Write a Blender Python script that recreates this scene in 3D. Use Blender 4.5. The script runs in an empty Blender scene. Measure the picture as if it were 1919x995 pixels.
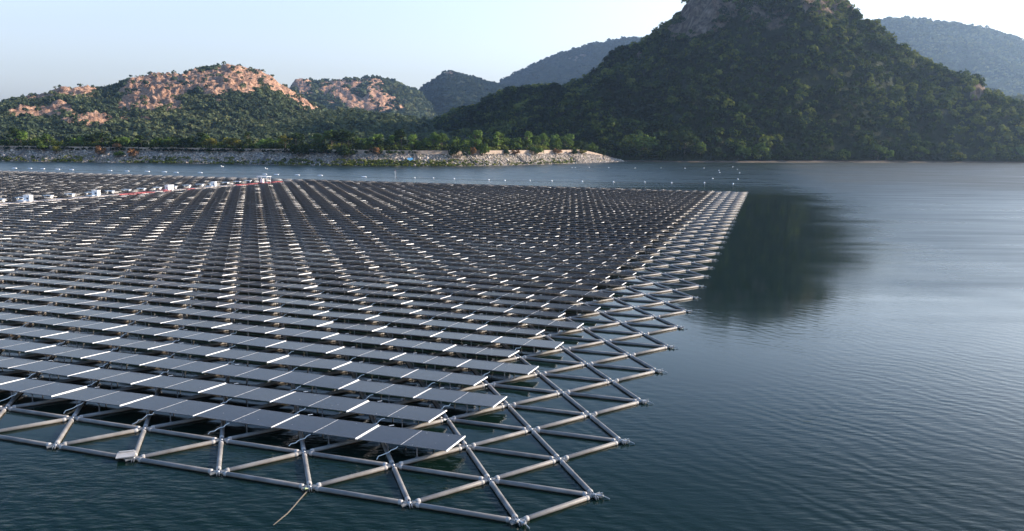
import bpy, math, random
import numpy as np
from mathutils import Vector, Matrix
random.seed(7); RNG = np.random.default_rng(7)
R = math.radians
S = bpy.context.scene
COL = S.collection

# ------------------------------------------------------------------ camera
F, PITCH, ROLL, A = 1489.67, .1579, .0101, 5.0
CAMH = 3.1838*A
YAW, OX, OY, HR = -.3121, .0731*A, 6.2515*A, .6902*A
CY, SY = math.cos(YAW), math.sin(YAW)
Dv = Vector((0, math.cos(PITCH), -math.sin(PITCH)))
Uv = Vector((0, math.sin(PITCH), math.cos(PITCH)))
Rv = Vector((1, 0, 0))
RX = Rv*math.cos(ROLL) + Uv*math.sin(ROLL)
UX = -Rv*math.sin(ROLL) + Uv*math.cos(ROLL)
cam_d = bpy.data.cameras.new('camera'); cam = bpy.data.objects.new('camera', cam_d); COL.objects.link(cam)
m = Matrix.Identity(4)
for i in range(3):
    m[i][0] = RX[i]; m[i][1] = UX[i]; m[i][2] = -Dv[i]
m[2][3] = CAMH
cam.matrix_world = m
cam_d.sensor_width = 36; cam_d.lens = F/1919*36; cam_d.clip_start = .5; cam_d.clip_end = 20000
S.camera = cam
CAMP = Vector((0, 0, CAMH))

def ray(px, py):
    d = Dv + RX*((px-959.5)/F) - UX*((py-497.5)/F)
    return d
def at(px, py, z=0.0):                       # pixel -> point on the level z
    d = ray(px, py); t = (z-CAMH)/d.z
    return CAMP + d*t
def azel(px, py):
    d = ray(px, py)
    return math.atan2(d.x, d.y), d.z/math.hypot(d.x, d.y)
def lat(x, y, z=0.0):                        # raft coordinates (metres) -> world
    return Vector((OX + CY*x - SY*y, OY + SY*x + CY*y, z))
def pix(p):
    v = Vector(p)-CAMP; dd = v.dot(Dv)
    if dd <= 1: return None
    return 959.5+F*v.dot(RX)/dd, 497.5-F*v.dot(UX)/dd, dd
ROT = YAW

# ------------------------------------------------------------------ object helpers
def tag(o, label=None, cat=None, group=None, kind=None):
    if label: o['label'] = label
    if cat: o['category'] = cat
    if group: o['group'] = group
    if kind: o['kind'] = kind
    return o
def empty(name, loc, rz=0):
    o = bpy.data.objects.new(name, None); o.empty_display_size = .2
    COL.objects.link(o); o.location = loc; o.rotation_euler = (0, 0, rz); return o
def link(name, me, parent=None, loc=None, rz=0):
    o = bpy.data.objects.new(name, me); COL.objects.link(o)
    if parent: o.parent = parent
    if loc is not None: o.location = loc
    if rz: o.rotation_euler = (0, 0, rz)
    return o
def fast_mesh(name, V, Fc, mat, attrs=None, smooth=False, matidx=None):
    """V (n,3), Fc (m,k) numpy"""
    me = bpy.data.meshes.new(name)
    V = np.asarray(V, np.float32); Fc = np.asarray(Fc, np.int32)
    n, k = Fc.shape
    me.vertices.add(len(V)); me.vertices.foreach_set('co', V.ravel())
    me.loops.add(n*k); me.loops.foreach_set('vertex_index', Fc.ravel())
    me.polygons.add(n)
    me.polygons.foreach_set('loop_start', np.arange(0, n*k, k, dtype=np.int32))
    me.polygons.foreach_set('loop_total', np.full(n, k, np.int32))
    if smooth: me.polygons.foreach_set('use_smooth', np.ones(n, bool))
    for mm in (mat if isinstance(mat, (list, tuple)) else [mat]): me.materials.append(mm)
    if matidx is not None: me.polygons.foreach_set('material_index', np.asarray(matidx, np.int32))
    if attrs:
        for an, av in attrs.items():
            a = me.attributes.new(an, 'FLOAT', 'POINT'); a.data.foreach_set('value', np.asarray(av, np.float32))
    me.update(calc_edges=True)
    return me
class MB:
    def __init__(s): s.v = []; s.f = []; s.m = []; s.sm = []
    def add(s, vs, fs, mi=0, sm=False):
        b = len(s.v); s.v += [tuple(v) for v in vs]
        for f in fs: s.f.append([i+b for i in f]); s.m.append(mi); s.sm.append(sm)
    def box(s, c, size, M=None, mi=0):
        x, y, z = [q/2 for q in size]; c = Vector(c)
        vs = [Vector(p) for p in ((-x,-y,-z),(x,-y,-z),(x,y,-z),(-x,y,-z),(-x,-y,z),(x,-y,z),(x,y,z),(-x,y,z))]
        if M is not None: vs = [M @ v for v in vs]
        s.add([v+c for v in vs], [(3,2,1,0),(4,5,6,7),(0,1,5,4),(1,2,6,5),(2,3,7,6),(3,0,4,7)], mi)
    def tube(s, p, q, r, n=10, r2=None, mi=0, caps=True):
        p, q = Vector(p), Vector(q); d = (q-p); d.normalize()
        a = d.orthogonal().normalized(); b = d.cross(a); r2 = r if r2 is None else r2
        vs = [];
        for c, rr in ((p, r), (q, r2)):
            for i in range(n):
                t = 2*math.pi*i/n; vs.append(c + a*rr*math.cos(t) + b*rr*math.sin(t))
        s.add(vs, [(i, (i+1) % n, n+(i+1) % n, n+i) for i in range(n)], mi, True)
        if caps:
            s.add(vs[:n], [tuple(reversed(range(n)))], mi); s.add(vs[n:], [tuple(range(n))], mi)
    def lathe(s, prof, c=(0,0,0), axis='z', n=14, mi=0):
        vs = []
        for r, h in prof:
            for i in range(n):
                t = 2*math.pi*i/n; x, y = r*math.cos(t), r*math.sin(t)
                vs.append(Vector(c) + (Vector((x, y, h)) if axis == 'z' else Vector((h, x, y))))
        k = len(prof)
        s.add(vs, [(j*n+i, j*n+(i+1) % n, (j+1)*n+(i+1) % n, (j+1)*n+i) for j in range(k-1) for i in range(n)], mi, True)
    def mesh(s, name, mats):
        me = bpy.data.meshes.new(name); me.from_pydata(s.v, [], s.f)
        for mm in (mats if isinstance(mats, (list, tuple)) else [mats]): me.materials.append(mm)
        me.polygons.foreach_set('material_index', s.m); me.polygons.foreach_set('use_smooth', s.sm)
        me.update(); return me

# ------------------------------------------------------------------ materials
def mat(name):
    mm = bpy.data.materials.new(name); mm.use_nodes = True
    nt = mm.node_tree; b = nt.nodes['Principled BSDF']; return mm, nt, b
def N(nt, t, **kw):
    n = nt.nodes.new(t)
    for k, v in kw.items():
        if k in n.inputs: n.inputs[k].default_value = v
        else: setattr(n, k, v)
    return n
def L(nt, a, b): nt.links.new(a, b)
def ramp(nt, src, stops, interp='LINEAR'):
    r = nt.nodes.new('ShaderNodeValToRGB'); r.color_ramp.interpolation = interp
    e = r.color_ramp.elements
    while len(e) < len(stops): e.new(.5)
    for i, (p, c) in enumerate(stops):
        e[i].position = p; e[i].color = (*c, 1) if len(c) == 3 else c
    L(nt, src, r.inputs[0]); return r
def objco(nt): return nt.nodes.new('ShaderNodeTexCoord').outputs['Object']
def geopos(nt): return nt.nodes.new('ShaderNodeNewGeometry').outputs['Position']
def plain(name, c1, c2, rough=.5, scale=3., metallic=0, bump=0, spec=.5):
    mm, nt, b = mat(name)
    no = N(nt, 'ShaderNodeTexNoise', Scale=scale, Detail=5.); L(nt, geopos(nt), no.inputs['Vector'])
    r = ramp(nt, no.outputs[0], [(.3, c1), (.7, c2)]); L(nt, r.outputs[0], b.inputs['Base Color'])
    b.inputs['Roughness'].default_value = rough; b.inputs['Metallic'].default_value = metallic
    b.inputs['Specular IOR Level'].default_value = spec
    if bump:
        bp = N(nt, 'ShaderNodeBump', Strength=bump, Distance=.05); L(nt, no.outputs[0], bp.inputs['Height']); L(nt, bp.outputs[0], b.inputs['Normal'])
    return mm
M = {}
M['pipe'] = plain('pipe_plastic', (.13, .125, .12), (.23, .22, .21), .5, 1.3, bump=.15, spec=.2)
M['cap'] = plain('pipe_cap_plastic', (.26, .25, .24), (.40, .385, .37), .45, 2., spec=.25)
M['galv'] = plain('galvanised_steel', (.28, .29, .30), (.5, .5, .5), .42, 9., metallic=.7)
M['leg'] = plain('support_steel', (.12, .12, .13), (.22, .22, .23), .45, 5., metallic=.4)
M['alu'] = plain('anodised_aluminium', (.70, .69, .68), (.80, .80, .79), .4, 4.)
M['frame'] = plain('frame_aluminium', (.08, .085, .095), (.13, .135, .15), .45, 4.)
M['back'] = plain('backsheet', (.10, .10, .11), (.14, .14, .15), .6, 3.)
M['white'] = plain('white_paint', (.74, .75, .76), (.84, .84, .84), .4, 2.)
M['cable'] = plain('white_cable', (.7, .7, .68), (.8, .8, .78), .4, 4.)
M['red'] = plain('red_plastic', (.36, .06, .06), (.48, .10, .10), .5, 1.5)
M['deck'] = plain('grey_deck', (.28, .26, .26), (.42, .39, .38), .6, 1.5)
M['rope'] = plain('rope', (.07, .06, .045), (.12, .10, .075), .8, 20.)
M['lime'] = plain('lime_tie', (.32, .38, .2), (.42, .46, .28), .6, 9.)
M['blue'] = plain('blue_tarp', (.05, .2, .4), (.15, .4, .6), .5, 1.)
M['dark'] = plain('dark_box', (.03, .03, .035), (.06, .06, .065), .5, 4.)
M['concrete'] = plain('weathered_concrete', (.09, .085, .08), (.17, .16, .15), .85, .6, bump=.4)
M['wall'] = plain('retaining_wall_plaster', (.27, .20, .15), (.46, .36, .28), .85, .35, bump=.4)
M['bark'] = plain('bark', (.07, .05, .035), (.14, .11, .08), .9, 3., bump=.5)
M['bird'] = plain('white_feathers', (.7, .7, .68), (.8, .8, .8), .7, 4.)

M['seam'] = plain('seam_aluminium', (.30, .31, .33), (.42, .43, .45), .4, 4.)
# brown algae along the waterline of the pipes
_nt = M['pipe'].node_tree; _b = _nt.nodes['Principled BSDF']; _src = _b.inputs['Base Color'].links[0].from_socket
_sp = _nt.nodes.new('ShaderNodeSeparateXYZ'); L(_nt, geopos(_nt), _sp.inputs[0])
_n = N(_nt, 'ShaderNodeTexNoise', Scale=2.2, Detail=4.); L(_nt, geopos(_nt), _n.inputs['Vector'])
_a = N(_nt, 'ShaderNodeMath', operation='MULTIPLY_ADD'); L(_nt, _n.outputs[0], _a.inputs[0]); _a.inputs[1].default_value = -.07; L(_nt, _sp.outputs[2], _a.inputs[2])
_m = N(_nt, 'ShaderNodeMapRange'); L(_nt, _a.outputs[0], _m.inputs[0]); _m.inputs[1].default_value = -.03; _m.inputs[2].default_value = .015; _m.inputs[3].default_value = 1; _m.inputs[4].default_value = 0
_x = N(_nt, 'ShaderNodeMix'); _x.data_type = 'RGBA'; L(_nt, _m.outputs[0], _x.inputs[0]); L(_nt, _src, _x.inputs[6]); _x.inputs[7].default_value = (.075, .04, .018, 1); L(_nt, _x.outputs[2], _b.inputs['Base Color'])
# solar glass
mm, nt, b = mat('solar_glass'); M['glass'] = mm
co = nt.nodes.new('ShaderNodeTexCoord').outputs['Object']
br = N(nt, 'ShaderNodeTexBrick'); br.offset = 0; br.inputs['Scale'].default_value = 1.
br.inputs['Brick Width'].default_value = .198; br.inputs['Row Height'].default_value = .198; br.inputs['Mortar Size'].default_value = .005
br.inputs['Color1'].default_value = (.006, .008, .018, 1); br.inputs['Color2'].default_value = (.011, .011, .021, 1); br.inputs['Mortar'].default_value = (.03, .035, .045, 1)
L(nt, co, br.inputs['Vector'])
oi = nt.nodes.new('ShaderNodeObjectInfo')
no = N(nt, 'ShaderNodeTexNoise', Scale=.35, Detail=6.); L(nt, geopos(nt), no.inputs['Vector'])
dust = N(nt, 'ShaderNodeMix'); dust.data_type = 'RGBA'
dr = ramp(nt, no.outputs[0], [(.35, (.0, .0, .0)), (.75, (.07, .07, .07))])
L(nt, dr.outputs[0], dust.inputs[0]); L(nt, br.outputs[0], dust.inputs[6]); dust.inputs[7].default_value = (.12, .12, .12, 1)
vd = N(nt, 'ShaderNodeTexVoronoi', Scale=1.7); L(nt, geopos(nt), vd.inputs['Vector'])
dp = ramp(nt, vd.outputs['Distance'], [(.035, (.8, .8, .8)), (.06, (0, 0, 0))])
dm = N(nt, 'ShaderNodeMix'); dm.data_type = 'RGBA'; L(nt, dp.outputs[0], dm.inputs[0]); L(nt, dust.outputs[2], dm.inputs[6]); dm.inputs[7].default_value = (.35, .34, .32, 1)
L(nt, dm.outputs[2], b.inputs['Base Color'])
b.inputs['Roughness'].default_value = .14; b.inputs['Specular IOR Level'].default_value = .14

# leaves
def leafmat(name, c1, c2, c3, attr=None):
    mm = bpy.data.materials.new(name); mm.use_nodes = True; nt = mm.node_tree; nt.nodes.clear()
    out = nt.nodes.new('ShaderNodeOutputMaterial')
    d = nt.nodes.new('ShaderNodeBsdfDiffuse'); t = nt.nodes.new('ShaderNodeBsdfTranslucent')
    mx = N(nt, 'ShaderNodeMixShader'); mx.inputs[0].default_value = .28
    if attr:
        a = N(nt, 'ShaderNodeAttribute'); a.attribute_name = attr; src = a.outputs['Fac']
    else:
        no = N(nt, 'ShaderNodeTexNoise', Scale=.45, Detail=3.); L(nt, geopos(nt), no.inputs['Vector']); src = no.outputs[0]
    r = ramp(nt, src, [(.15, c1), (.5, c2), (.85, c3)])
    L(nt, r.outputs[0], d.inputs[0]); L(nt, r.outputs[0], t.inputs[0])
    L(nt, d.outputs[0], mx.inputs[1]); L(nt, t.outputs[0], mx.inputs[2]); L(nt, mx.outputs[0], out.inputs[0])
    return mm
M['leaf_forest'] = leafmat('forest_leaves', (.009, .020, .008), (.032, .056, .013), (.14, .16, .035), 'tint')  # ramp mixes tree colour differences with painted shade and sunlit highlights
M['leaf_far'] = leafmat('scrub_leaves', (.045, .064, .040), (.068, .092, .050), (.12, .135, .065), 'tint')
M['leaf_shade'] = leafmat('shaded_ridge_leaves', (.016, .030, .024), (.024, .040, .028), (.036, .052, .030), 'tint')  # shade and blue haze of the far hills put into the leaf colours
M['leaf_dark'] = leafmat('dark_leaves', (.016, .030, .010), (.030, .048, .016), (.052, .072, .022))
M['leaf_mid'] = leafmat('mid_leaves', (.04, .07, .018), (.075, .115, .026), (.12, .16, .04))
M['leaf_lime'] = leafmat('lime_leaves', (.08, .135, .03), (.125, .19, .042), (.20, .27, .065))
M['leaf_yellow'] = leafmat('yellow_leaves', (.10, .10, .02), (.16, .15, .03), (.22, .20, .05))
M['leaf_dry'] = leafmat('dry_leaves', (.14, .075, .035), (.22, .12, .06), (.28, .17, .08))

# hill ground: scrub floor and rock, chosen by the rock attribute
def hillmat(name, rockc, soil):
    mm, nt, b = mat(name)
    p = geopos(nt)
    a = N(nt, 'ShaderNodeAttribute'); a.attribute_name = 'rock'
    n1 = N(nt, 'ShaderNodeTexNoise', Scale=.05, Detail=9., Roughness=.65); L(nt, p, n1.inputs['Vector'])
    n2 = N(nt, 'ShaderNodeTexNoise', Scale=.16, Detail=8., Roughness=.7); L(nt, p, n2.inputs['Vector'])
    mpv = N(nt, 'ShaderNodeMapping'); mpv.inputs['Scale'].default_value = (1, 1, .38); L(nt, p, mpv.inputs['Vector'])
    n3 = N(nt, 'ShaderNodeTexNoise', Scale=.19, Detail=8., Roughness=.68, Distortion=.6); L(nt, mpv.outputs[0], n3.inputs['Vector'])
    rc = ramp(nt, n3.outputs[0], [(.32, rockc[0]), (.48, rockc[1]), (.62, rockc[2]), (.75, rockc[3])])
    sc = ramp(nt, n1.outputs[0], [(.35, soil[0]), (.6, soil[1]), (.75, soil[2])])
    ad = N(nt, 'ShaderNodeMath', operation='ADD'); L(nt, a.outputs['Fac'], ad.inputs[0])
    sb = N(nt, 'ShaderNodeMath', operation='MULTIPLY_ADD'); L(nt, n2.outputs[0], sb.inputs[0]); sb.inputs[1].default_value = .9; sb.inputs[2].default_value = -.45
    L(nt, sb.outputs[0], ad.inputs[1])
    rr = ramp(nt, ad.outputs[0], [(.36, (0, 0, 0)), (.46, (1, 1, 1))])
    mx = N(nt, 'ShaderNodeMix'); mx.data_type = 'RGBA'; L(nt, rr.outputs[0], mx.inputs[0]); L(nt, sc.outputs[0], mx.inputs[6]); L(nt, rc.outputs[0], mx.inputs[7])
    L(nt, mx.outputs[2], b.inputs['Base Color']); b.inputs['Roughness'].default_value = .95; b.inputs['Specular IOR Level'].default_value = .1
    vo = N(nt, 'ShaderNodeTexVoronoi', Scale=.13); L(nt, mpv.outputs[0], vo.inputs['Vector'])
    sm = N(nt, 'ShaderNodeMath', operation='MULTIPLY_ADD'); L(nt, vo.outputs['Distance'], sm.inputs[0]); sm.inputs[1].default_value = -.6; L(nt, n2.outputs[0], sm.inputs[2])
    bp = N(nt, 'ShaderNodeBump', Strength=1., Distance=9.); L(nt, sm.outputs[0], bp.inputs['Height']); L(nt, bp.outputs[0], b.inputs['Normal'])
    return mm
M['hill_pink'] = hillmat('pink_granite_hill', [(.13, .075, .05), (.42, .24, .155), (.56, .37, .26), (.68, .53, .42)],
                         [(.045, .065, .035), (.075, .085, .045), (.20, .16, .09)])
M['hill_big'] = hillmat('grey_rock_hill', [(.04, .03, .024), (.17, .12, .09), (.33, .24, .18), (.48, .36, .28)],
                        [(.018, .028, .012), (.03, .04, .018), (.07, .06, .03)])

# riprap / shore
mm, nt, b = mat('riprap_ground'); M['bank'] = mm
p = geopos(nt)
vo = N(nt, 'ShaderNodeTexVoronoi', Scale=1.1); L(nt, p, vo.inputs['Vector'])
n1 = N(nt, 'ShaderNodeTexNoise', Scale=.12, Detail=7.); L(nt, p, n1.inputs['Vector'])
hs = N(nt, 'ShaderNodeMix'); hs.data_type = 'RGBA'
r1 = ramp(nt, vo.outputs['Color'], [(.2, (.12, .10, .085)), (.6, (.22, .19, .165)), (.85, (.34, .30, .26))])
r2 = ramp(nt, n1.outputs[0], [(.5, (0, 0, 0)), (.62, (1, 1, 1))])
L(nt, r2.outputs[0], hs.inputs[0]); L(nt, r1.outputs[0], hs.inputs[6]); hs.inputs[7].default_value = (.09, .085, .045, 1)
L(nt, hs.outputs[2], b.inputs['Base Color']); b.inputs['Roughness'].default_value = .95
bp = N(nt, 'ShaderNodeBump', Strength=.8, Distance=.5); L(nt, vo.outputs['Distance'], bp.inputs['Height']); L(nt, bp.outputs[0], b.inputs['Normal'])
mm, nt, b = mat('riprap_stone'); M['stone'] = mm
a = N(nt, 'ShaderNodeAttribute'); a.attribute_name = 'tint'
r1 = ramp(nt, a.outputs['Fac'], [(0, (.14, .115, .09)), (.5, (.33, .275, .225)), (1, (.58, .50, .42))]); L(nt, r1.outputs[0], b.inputs['Base Color']); b.inputs['Roughness'].default_value = .9
M['land'] = plain('dry_grass_land', (.025, .035, .015), (.05, .055, .025), .95, .03)
M['shore_soil'] = plain('red_shore_soil', (.05, .035, .025), (.11, .075, .05), .95, .15, bump=.4)
M['bed'] = plain('lake_bed', (.02, .03, .025), (.03, .04, .03), .9, .05)

# ------------------------------------------------------------------ water
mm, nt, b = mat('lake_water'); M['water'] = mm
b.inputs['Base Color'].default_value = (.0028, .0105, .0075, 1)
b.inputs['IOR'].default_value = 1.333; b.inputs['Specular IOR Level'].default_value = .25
p = geopos(nt)
def vmap(nt, src, sc, rz=0, loc=(0, 0, 0)):
    mp = N(nt, 'ShaderNodeMapping'); mp.inputs['Scale'].default_value = sc; mp.inputs['Rotation'].default_value = (0, 0, rz); mp.inputs['Location'].default_value = loc
    L(nt, src, mp.inputs['Vector']); return mp.outputs[0]
def ellip(cx, cy, rx, ry, rz, soft0, soft1):
    """1 inside an ellipse on the lake (metres), 0 outside"""
    sb = N(nt, 'ShaderNodeVectorMath', operation='SUBTRACT'); L(nt, p, sb.inputs[0]); sb.inputs[1].default_value = (cx, cy, 0)
    rt = N(nt, 'ShaderNodeVectorRotate'); rt.rotation_type = 'Z_AXIS'; rt.inputs['Angle'].default_value = -rz; L(nt, sb.outputs[0], rt.inputs['Vector'])
    ml = N(nt, 'ShaderNodeVectorMath', operation='MULTIPLY'); L(nt, rt.outputs[0], ml.inputs[0]); ml.inputs[1].default_value = (1/rx, 1/ry, 0)
    ln = N(nt, 'ShaderNodeVectorMath', operation='LENGTH'); L(nt, ml.outputs[0], ln.inputs[0])
    nz = N(nt, 'ShaderNodeTexNoise', Scale=.06, Detail=4.); L(nt, p, nz.inputs['Vector'])
    ad = N(nt, 'ShaderNodeMath', operation='MULTIPLY_ADD'); L(nt, nz.outputs[0], ad.inputs[0]); ad.inputs[1].default_value = .5; L(nt, ln.outputs['Value'], ad.inputs[2])
    mr = N(nt, 'ShaderNodeMapRange'); mr.interpolation_type = 'SMOOTHSTEP'; L(nt, ad.outputs[0], mr.inputs[0])
    mr.inputs[1].default_value = soft0+.25; mr.inputs[2].default_value = soft1+.25; mr.inputs[3].default_value = 1; mr.inputs[4].default_value = 0
    return mr.outputs[0]
calm = ellip(47, 150, 22, 102, -.32, .55, 1.15)
# wave layers
w1 = N(nt, 'ShaderNodeTexNoise', Scale=1., Detail=3., Roughness=.5); L(nt, vmap(nt, p, (1.1, 3.2, 1), .55), w1.inputs['Vector'])
w2 = N(nt, 'ShaderNodeTexNoise', Scale=1., Detail=2.); L(nt, vmap(nt, p, (.22, .7, 1), .4), w2.inputs['Vector'])
wv = N(nt, 'ShaderNodeTexWave', Scale=.27, Distortion=12., Detail=4.); wv.inputs['Detail Scale'].default_value = .7; wv.bands_direction = 'Y'
L(nt, vmap(nt, p, (1, 1, 1), .88), wv.inputs['Vector'])
big = N(nt, 'ShaderNodeTexNoise', Scale=.035, Detail=3.); L(nt, p, big.inputs['Vector'])
bm = ramp(nt, big.outputs[0], [(.40, (.08, .08, .08)), (.72, (.6, .6, .6))])
s1 = N(nt, 'ShaderNodeMath', operation='MULTIPLY_ADD'); L(nt, w2.outputs[0], s1.inputs[0]); s1.inputs[1].default_value = 1.2; L(nt, w1.outputs[0], s1.inputs[2])
s2 = N(nt, 'ShaderNodeMath', operation='MULTIPLY_ADD'); L(nt, wv.outputs['Fac'], s2.inputs[0]); s2.inputs[1].default_value = .36; L(nt, s1.outputs[0], s2.inputs[2])
st = N(nt, 'ShaderNodeMath', operation='MULTIPLY_ADD'); L(nt, calm, st.inputs[0]); st.inputs[1].default_value = -.92; st.inputs[2].default_value = 1.
ripple = ellip(27, 36, 17, 26, -.3, .55, 1.1)
rs = N(nt, 'ShaderNodeMath', operation='MULTIPLY_ADD'); L(nt, ripple, rs.inputs[0]); rs.inputs[1].default_value = .5; L(nt, bm.outputs[0], rs.inputs[2])
rip2 = ellip(-12, 33, 17, 9, -.15, .6, 1.2)
rs2 = N(nt, 'ShaderNodeMath', operation='MULTIPLY_ADD'); L(nt, rip2, rs2.inputs[0]); rs2.inputs[1].default_value = .9; L(nt, rs.outputs[0], rs2.inputs[2]); rs = rs2
st2 = N(nt, 'ShaderNodeMath', operation='MULTIPLY'); L(nt, st.outputs[0], st2.inputs[0]); L(nt, rs.outputs[0], st2.inputs[1])
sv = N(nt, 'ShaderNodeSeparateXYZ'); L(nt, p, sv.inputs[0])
sl_ = N(nt, 'ShaderNodeMapRange'); L(nt, sv.outputs[1], sl_.inputs[0]); sl_.inputs[1].default_value = 36; sl_.inputs[2].default_value = 100; sl_.inputs[3].default_value = .12; sl_.inputs[4].default_value = .7  # reflections dimmed near and brightened far through a made-up reflectance ramp
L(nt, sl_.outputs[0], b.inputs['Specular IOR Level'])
spd = N(nt, 'ShaderNodeSeparateXYZ'); L(nt, p, spd.inputs[0])
fd = N(nt, 'ShaderNodeMapRange'); L(nt, spd.outputs[1], fd.inputs[0]); fd.inputs[1].default_value = 40; fd.inputs[2].default_value = 200; fd.inputs[3].default_value = 1; fd.inputs[4].default_value = .22
st3 = N(nt, 'ShaderNodeMath', operation='MULTIPLY'); L(nt, st2.outputs[0], st3.inputs[0]); L(nt, fd.outputs[0], st3.inputs[1])
xr_ = N(nt, 'ShaderNodeMapRange'); L(nt, spd.outputs[0], xr_.inputs[0]); xr_.inputs[1].default_value = 60; xr_.inputs[2].default_value = 200; xr_.inputs[3].default_value = 0; xr_.inputs[4].default_value = .55
yr_ = N(nt, 'ShaderNodeMapRange'); L(nt, spd.outputs[1], yr_.inputs[0]); yr_.inputs[1].default_value = 150; yr_.inputs[2].default_value = 320; yr_.inputs[3].default_value = 0; yr_.inputs[4].default_value = .4
xa_ = N(nt, 'ShaderNodeMath', operation='ADD'); L(nt, xr_.outputs[0], xa_.inputs[0]); L(nt, yr_.outputs[0], xa_.inputs[1])
xb_ = N(nt, 'ShaderNodeMath', operation='MULTIPLY'); L(nt, xa_.outputs[0], xb_.inputs[0]); L(nt, st.outputs[0], xb_.inputs[1])
st4 = N(nt, 'ShaderNodeMath', operation='ADD'); L(nt, st3.outputs[0], st4.inputs[0]); L(nt, xb_.outputs[0], st4.inputs[1]); st3 = st4
bp = N(nt, 'ShaderNodeBump', Distance=.04); L(nt, st3.outputs[0], bp.inputs['Strength']); L(nt, s2.outputs[0], bp.inputs['Height']); L(nt, bp.outputs[0], b.inputs['Normal'])
ro = N(nt, 'ShaderNodeMapRange'); L(nt, calm, ro.inputs[0]); ro.inputs[3].default_value = .08; ro.inputs[4].default_value = .06
# wind-ruffled water away towards the far shore
sp = N(nt, 'ShaderNodeSeparateXYZ'); L(nt, p, sp.inputs[0])
fr = N(nt, 'ShaderNodeMapRange'); L(nt, sp.outputs[1], fr.inputs[0]); fr.inputs[1].default_value = 200; fr.inputs[2].default_value = 330; fr.inputs[3].default_value = 0; fr.inputs[4].default_value = .24
ra = N(nt, 'ShaderNodeMath', operation='MULTIPLY_ADD'); L(nt, fr.outputs[0], ra.inputs[0]); L(nt, st.outputs[0], ra.inputs[1]); L(nt, ro.outputs[0], ra.inputs[2])
# wind on the open water to the right of the raft, in long streaks
wd = N(nt, 'ShaderNodeMath', operation='MULTIPLY_ADD'); L(nt, sp.outputs[1], wd.inputs[0]); wd.inputs[1].default_value = -.30; L(nt, sp.outputs[0], wd.inputs[2])
wn = N(nt, 'ShaderNodeMath', operation='MULTIPLY_ADD'); L(nt, big.outputs[0], wn.inputs[0]); wn.inputs[1].default_value = 30; L(nt, wd.outputs[0], wn.inputs[2])
wr = N(nt, 'ShaderNodeMapRange'); wr.interpolation_type = 'SMOOTHSTEP'; L(nt, wn.outputs[0], wr.inputs[0]); wr.inputs[1].default_value = 20; wr.inputs[2].default_value = 50; wr.inputs[3].default_value = 0; wr.inputs[4].default_value = .26
wf = N(nt, 'ShaderNodeMapRange'); L(nt, sp.outputs[1], wf.inputs[0]); wf.inputs[1].default_value = 35; wf.inputs[2].default_value = 100
w3 = N(nt, 'ShaderNodeMath', operation='MULTIPLY'); L(nt, wr.outputs[0], w3.inputs[0]); L(nt, wf.outputs[0], w3.inputs[1])
w4 = N(nt, 'ShaderNodeMath', operation='ADD'); L(nt, ra.outputs[0], w4.inputs[0]); L(nt, w3.outputs[0], w4.inputs[1])
sk = N(nt, 'ShaderNodeTexNoise', Scale=1., Detail=5., Roughness=.6); L(nt, vmap(nt, p, (.02, .16, 1), -.1), sk.inputs['Vector'])
sr = N(nt, 'ShaderNodeMapRange'); L(nt, sk.outputs[0], sr.inputs[0]); sr.inputs[1].default_value = .3; sr.inputs[2].default_value = .7; sr.inputs[3].default_value = .65; sr.inputs[4].default_value = 1.3
w5 = N(nt, 'ShaderNodeMath', operation='MULTIPLY'); L(nt, w4.outputs[0], w5.inputs[0]); L(nt, sr.outputs[0], w5.inputs[1])
L(nt, w5.outputs[0], b.inputs['Roughness'])
g = MB(); g.add([(-2600, -300, 0), (2600, -300, 0), (2600, 2600, 0), (-2600, 2600, 0)], [(0, 1, 2, 3)])
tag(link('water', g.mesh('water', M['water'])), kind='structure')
g = MB(); g.add([(-4400, -800, -6), (4400, -800, -6), (4400, 5600, -6), (-4400, 5600, -6)], [(0, 1, 2, 3)])
tag(link('ground', g.mesh('ground', M['bed'])), kind='structure')

# ------------------------------------------------------------------ noise for heightfields
def vnoise(X, Y, seed=0):
    xi, yi = np.floor(X).astype(np.int64), np.floor(Y).astype(np.int64); xf, yf = X-xi, Y-yi
    def h(a, b_):
        n = (a*374761393 + b_*668265263 + seed*974634777) & 0xffffffff
        n = ((n ^ (n >> 13))*1274126177) & 0xffffffff
        return ((n ^ (n >> 16)) & 0xffff)/65535.
    u, v = xf*xf*(3-2*xf), yf*yf*(3-2*yf)
    return (h(xi, yi)*(1-u)+h(xi+1, yi)*u)*(1-v)+(h(xi, yi+1)*(1-u)+h(xi+1, yi+1)*u)*v
def fbm(X, Y, sc, oct_=5, seed=0, rough=.5, ridged=False):
    t = np.zeros_like(X); a = 1; s = 0; f = 1/sc
    for o in range(oct_):
        n = vnoise(X*f+17.3*o, Y*f-9.1*o, seed+o)
        if ridged: n = 1-np.abs(2*n-1)
        t += a*n; s += a; a *= rough; f *= 2.03
    return t/s - .5

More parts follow.
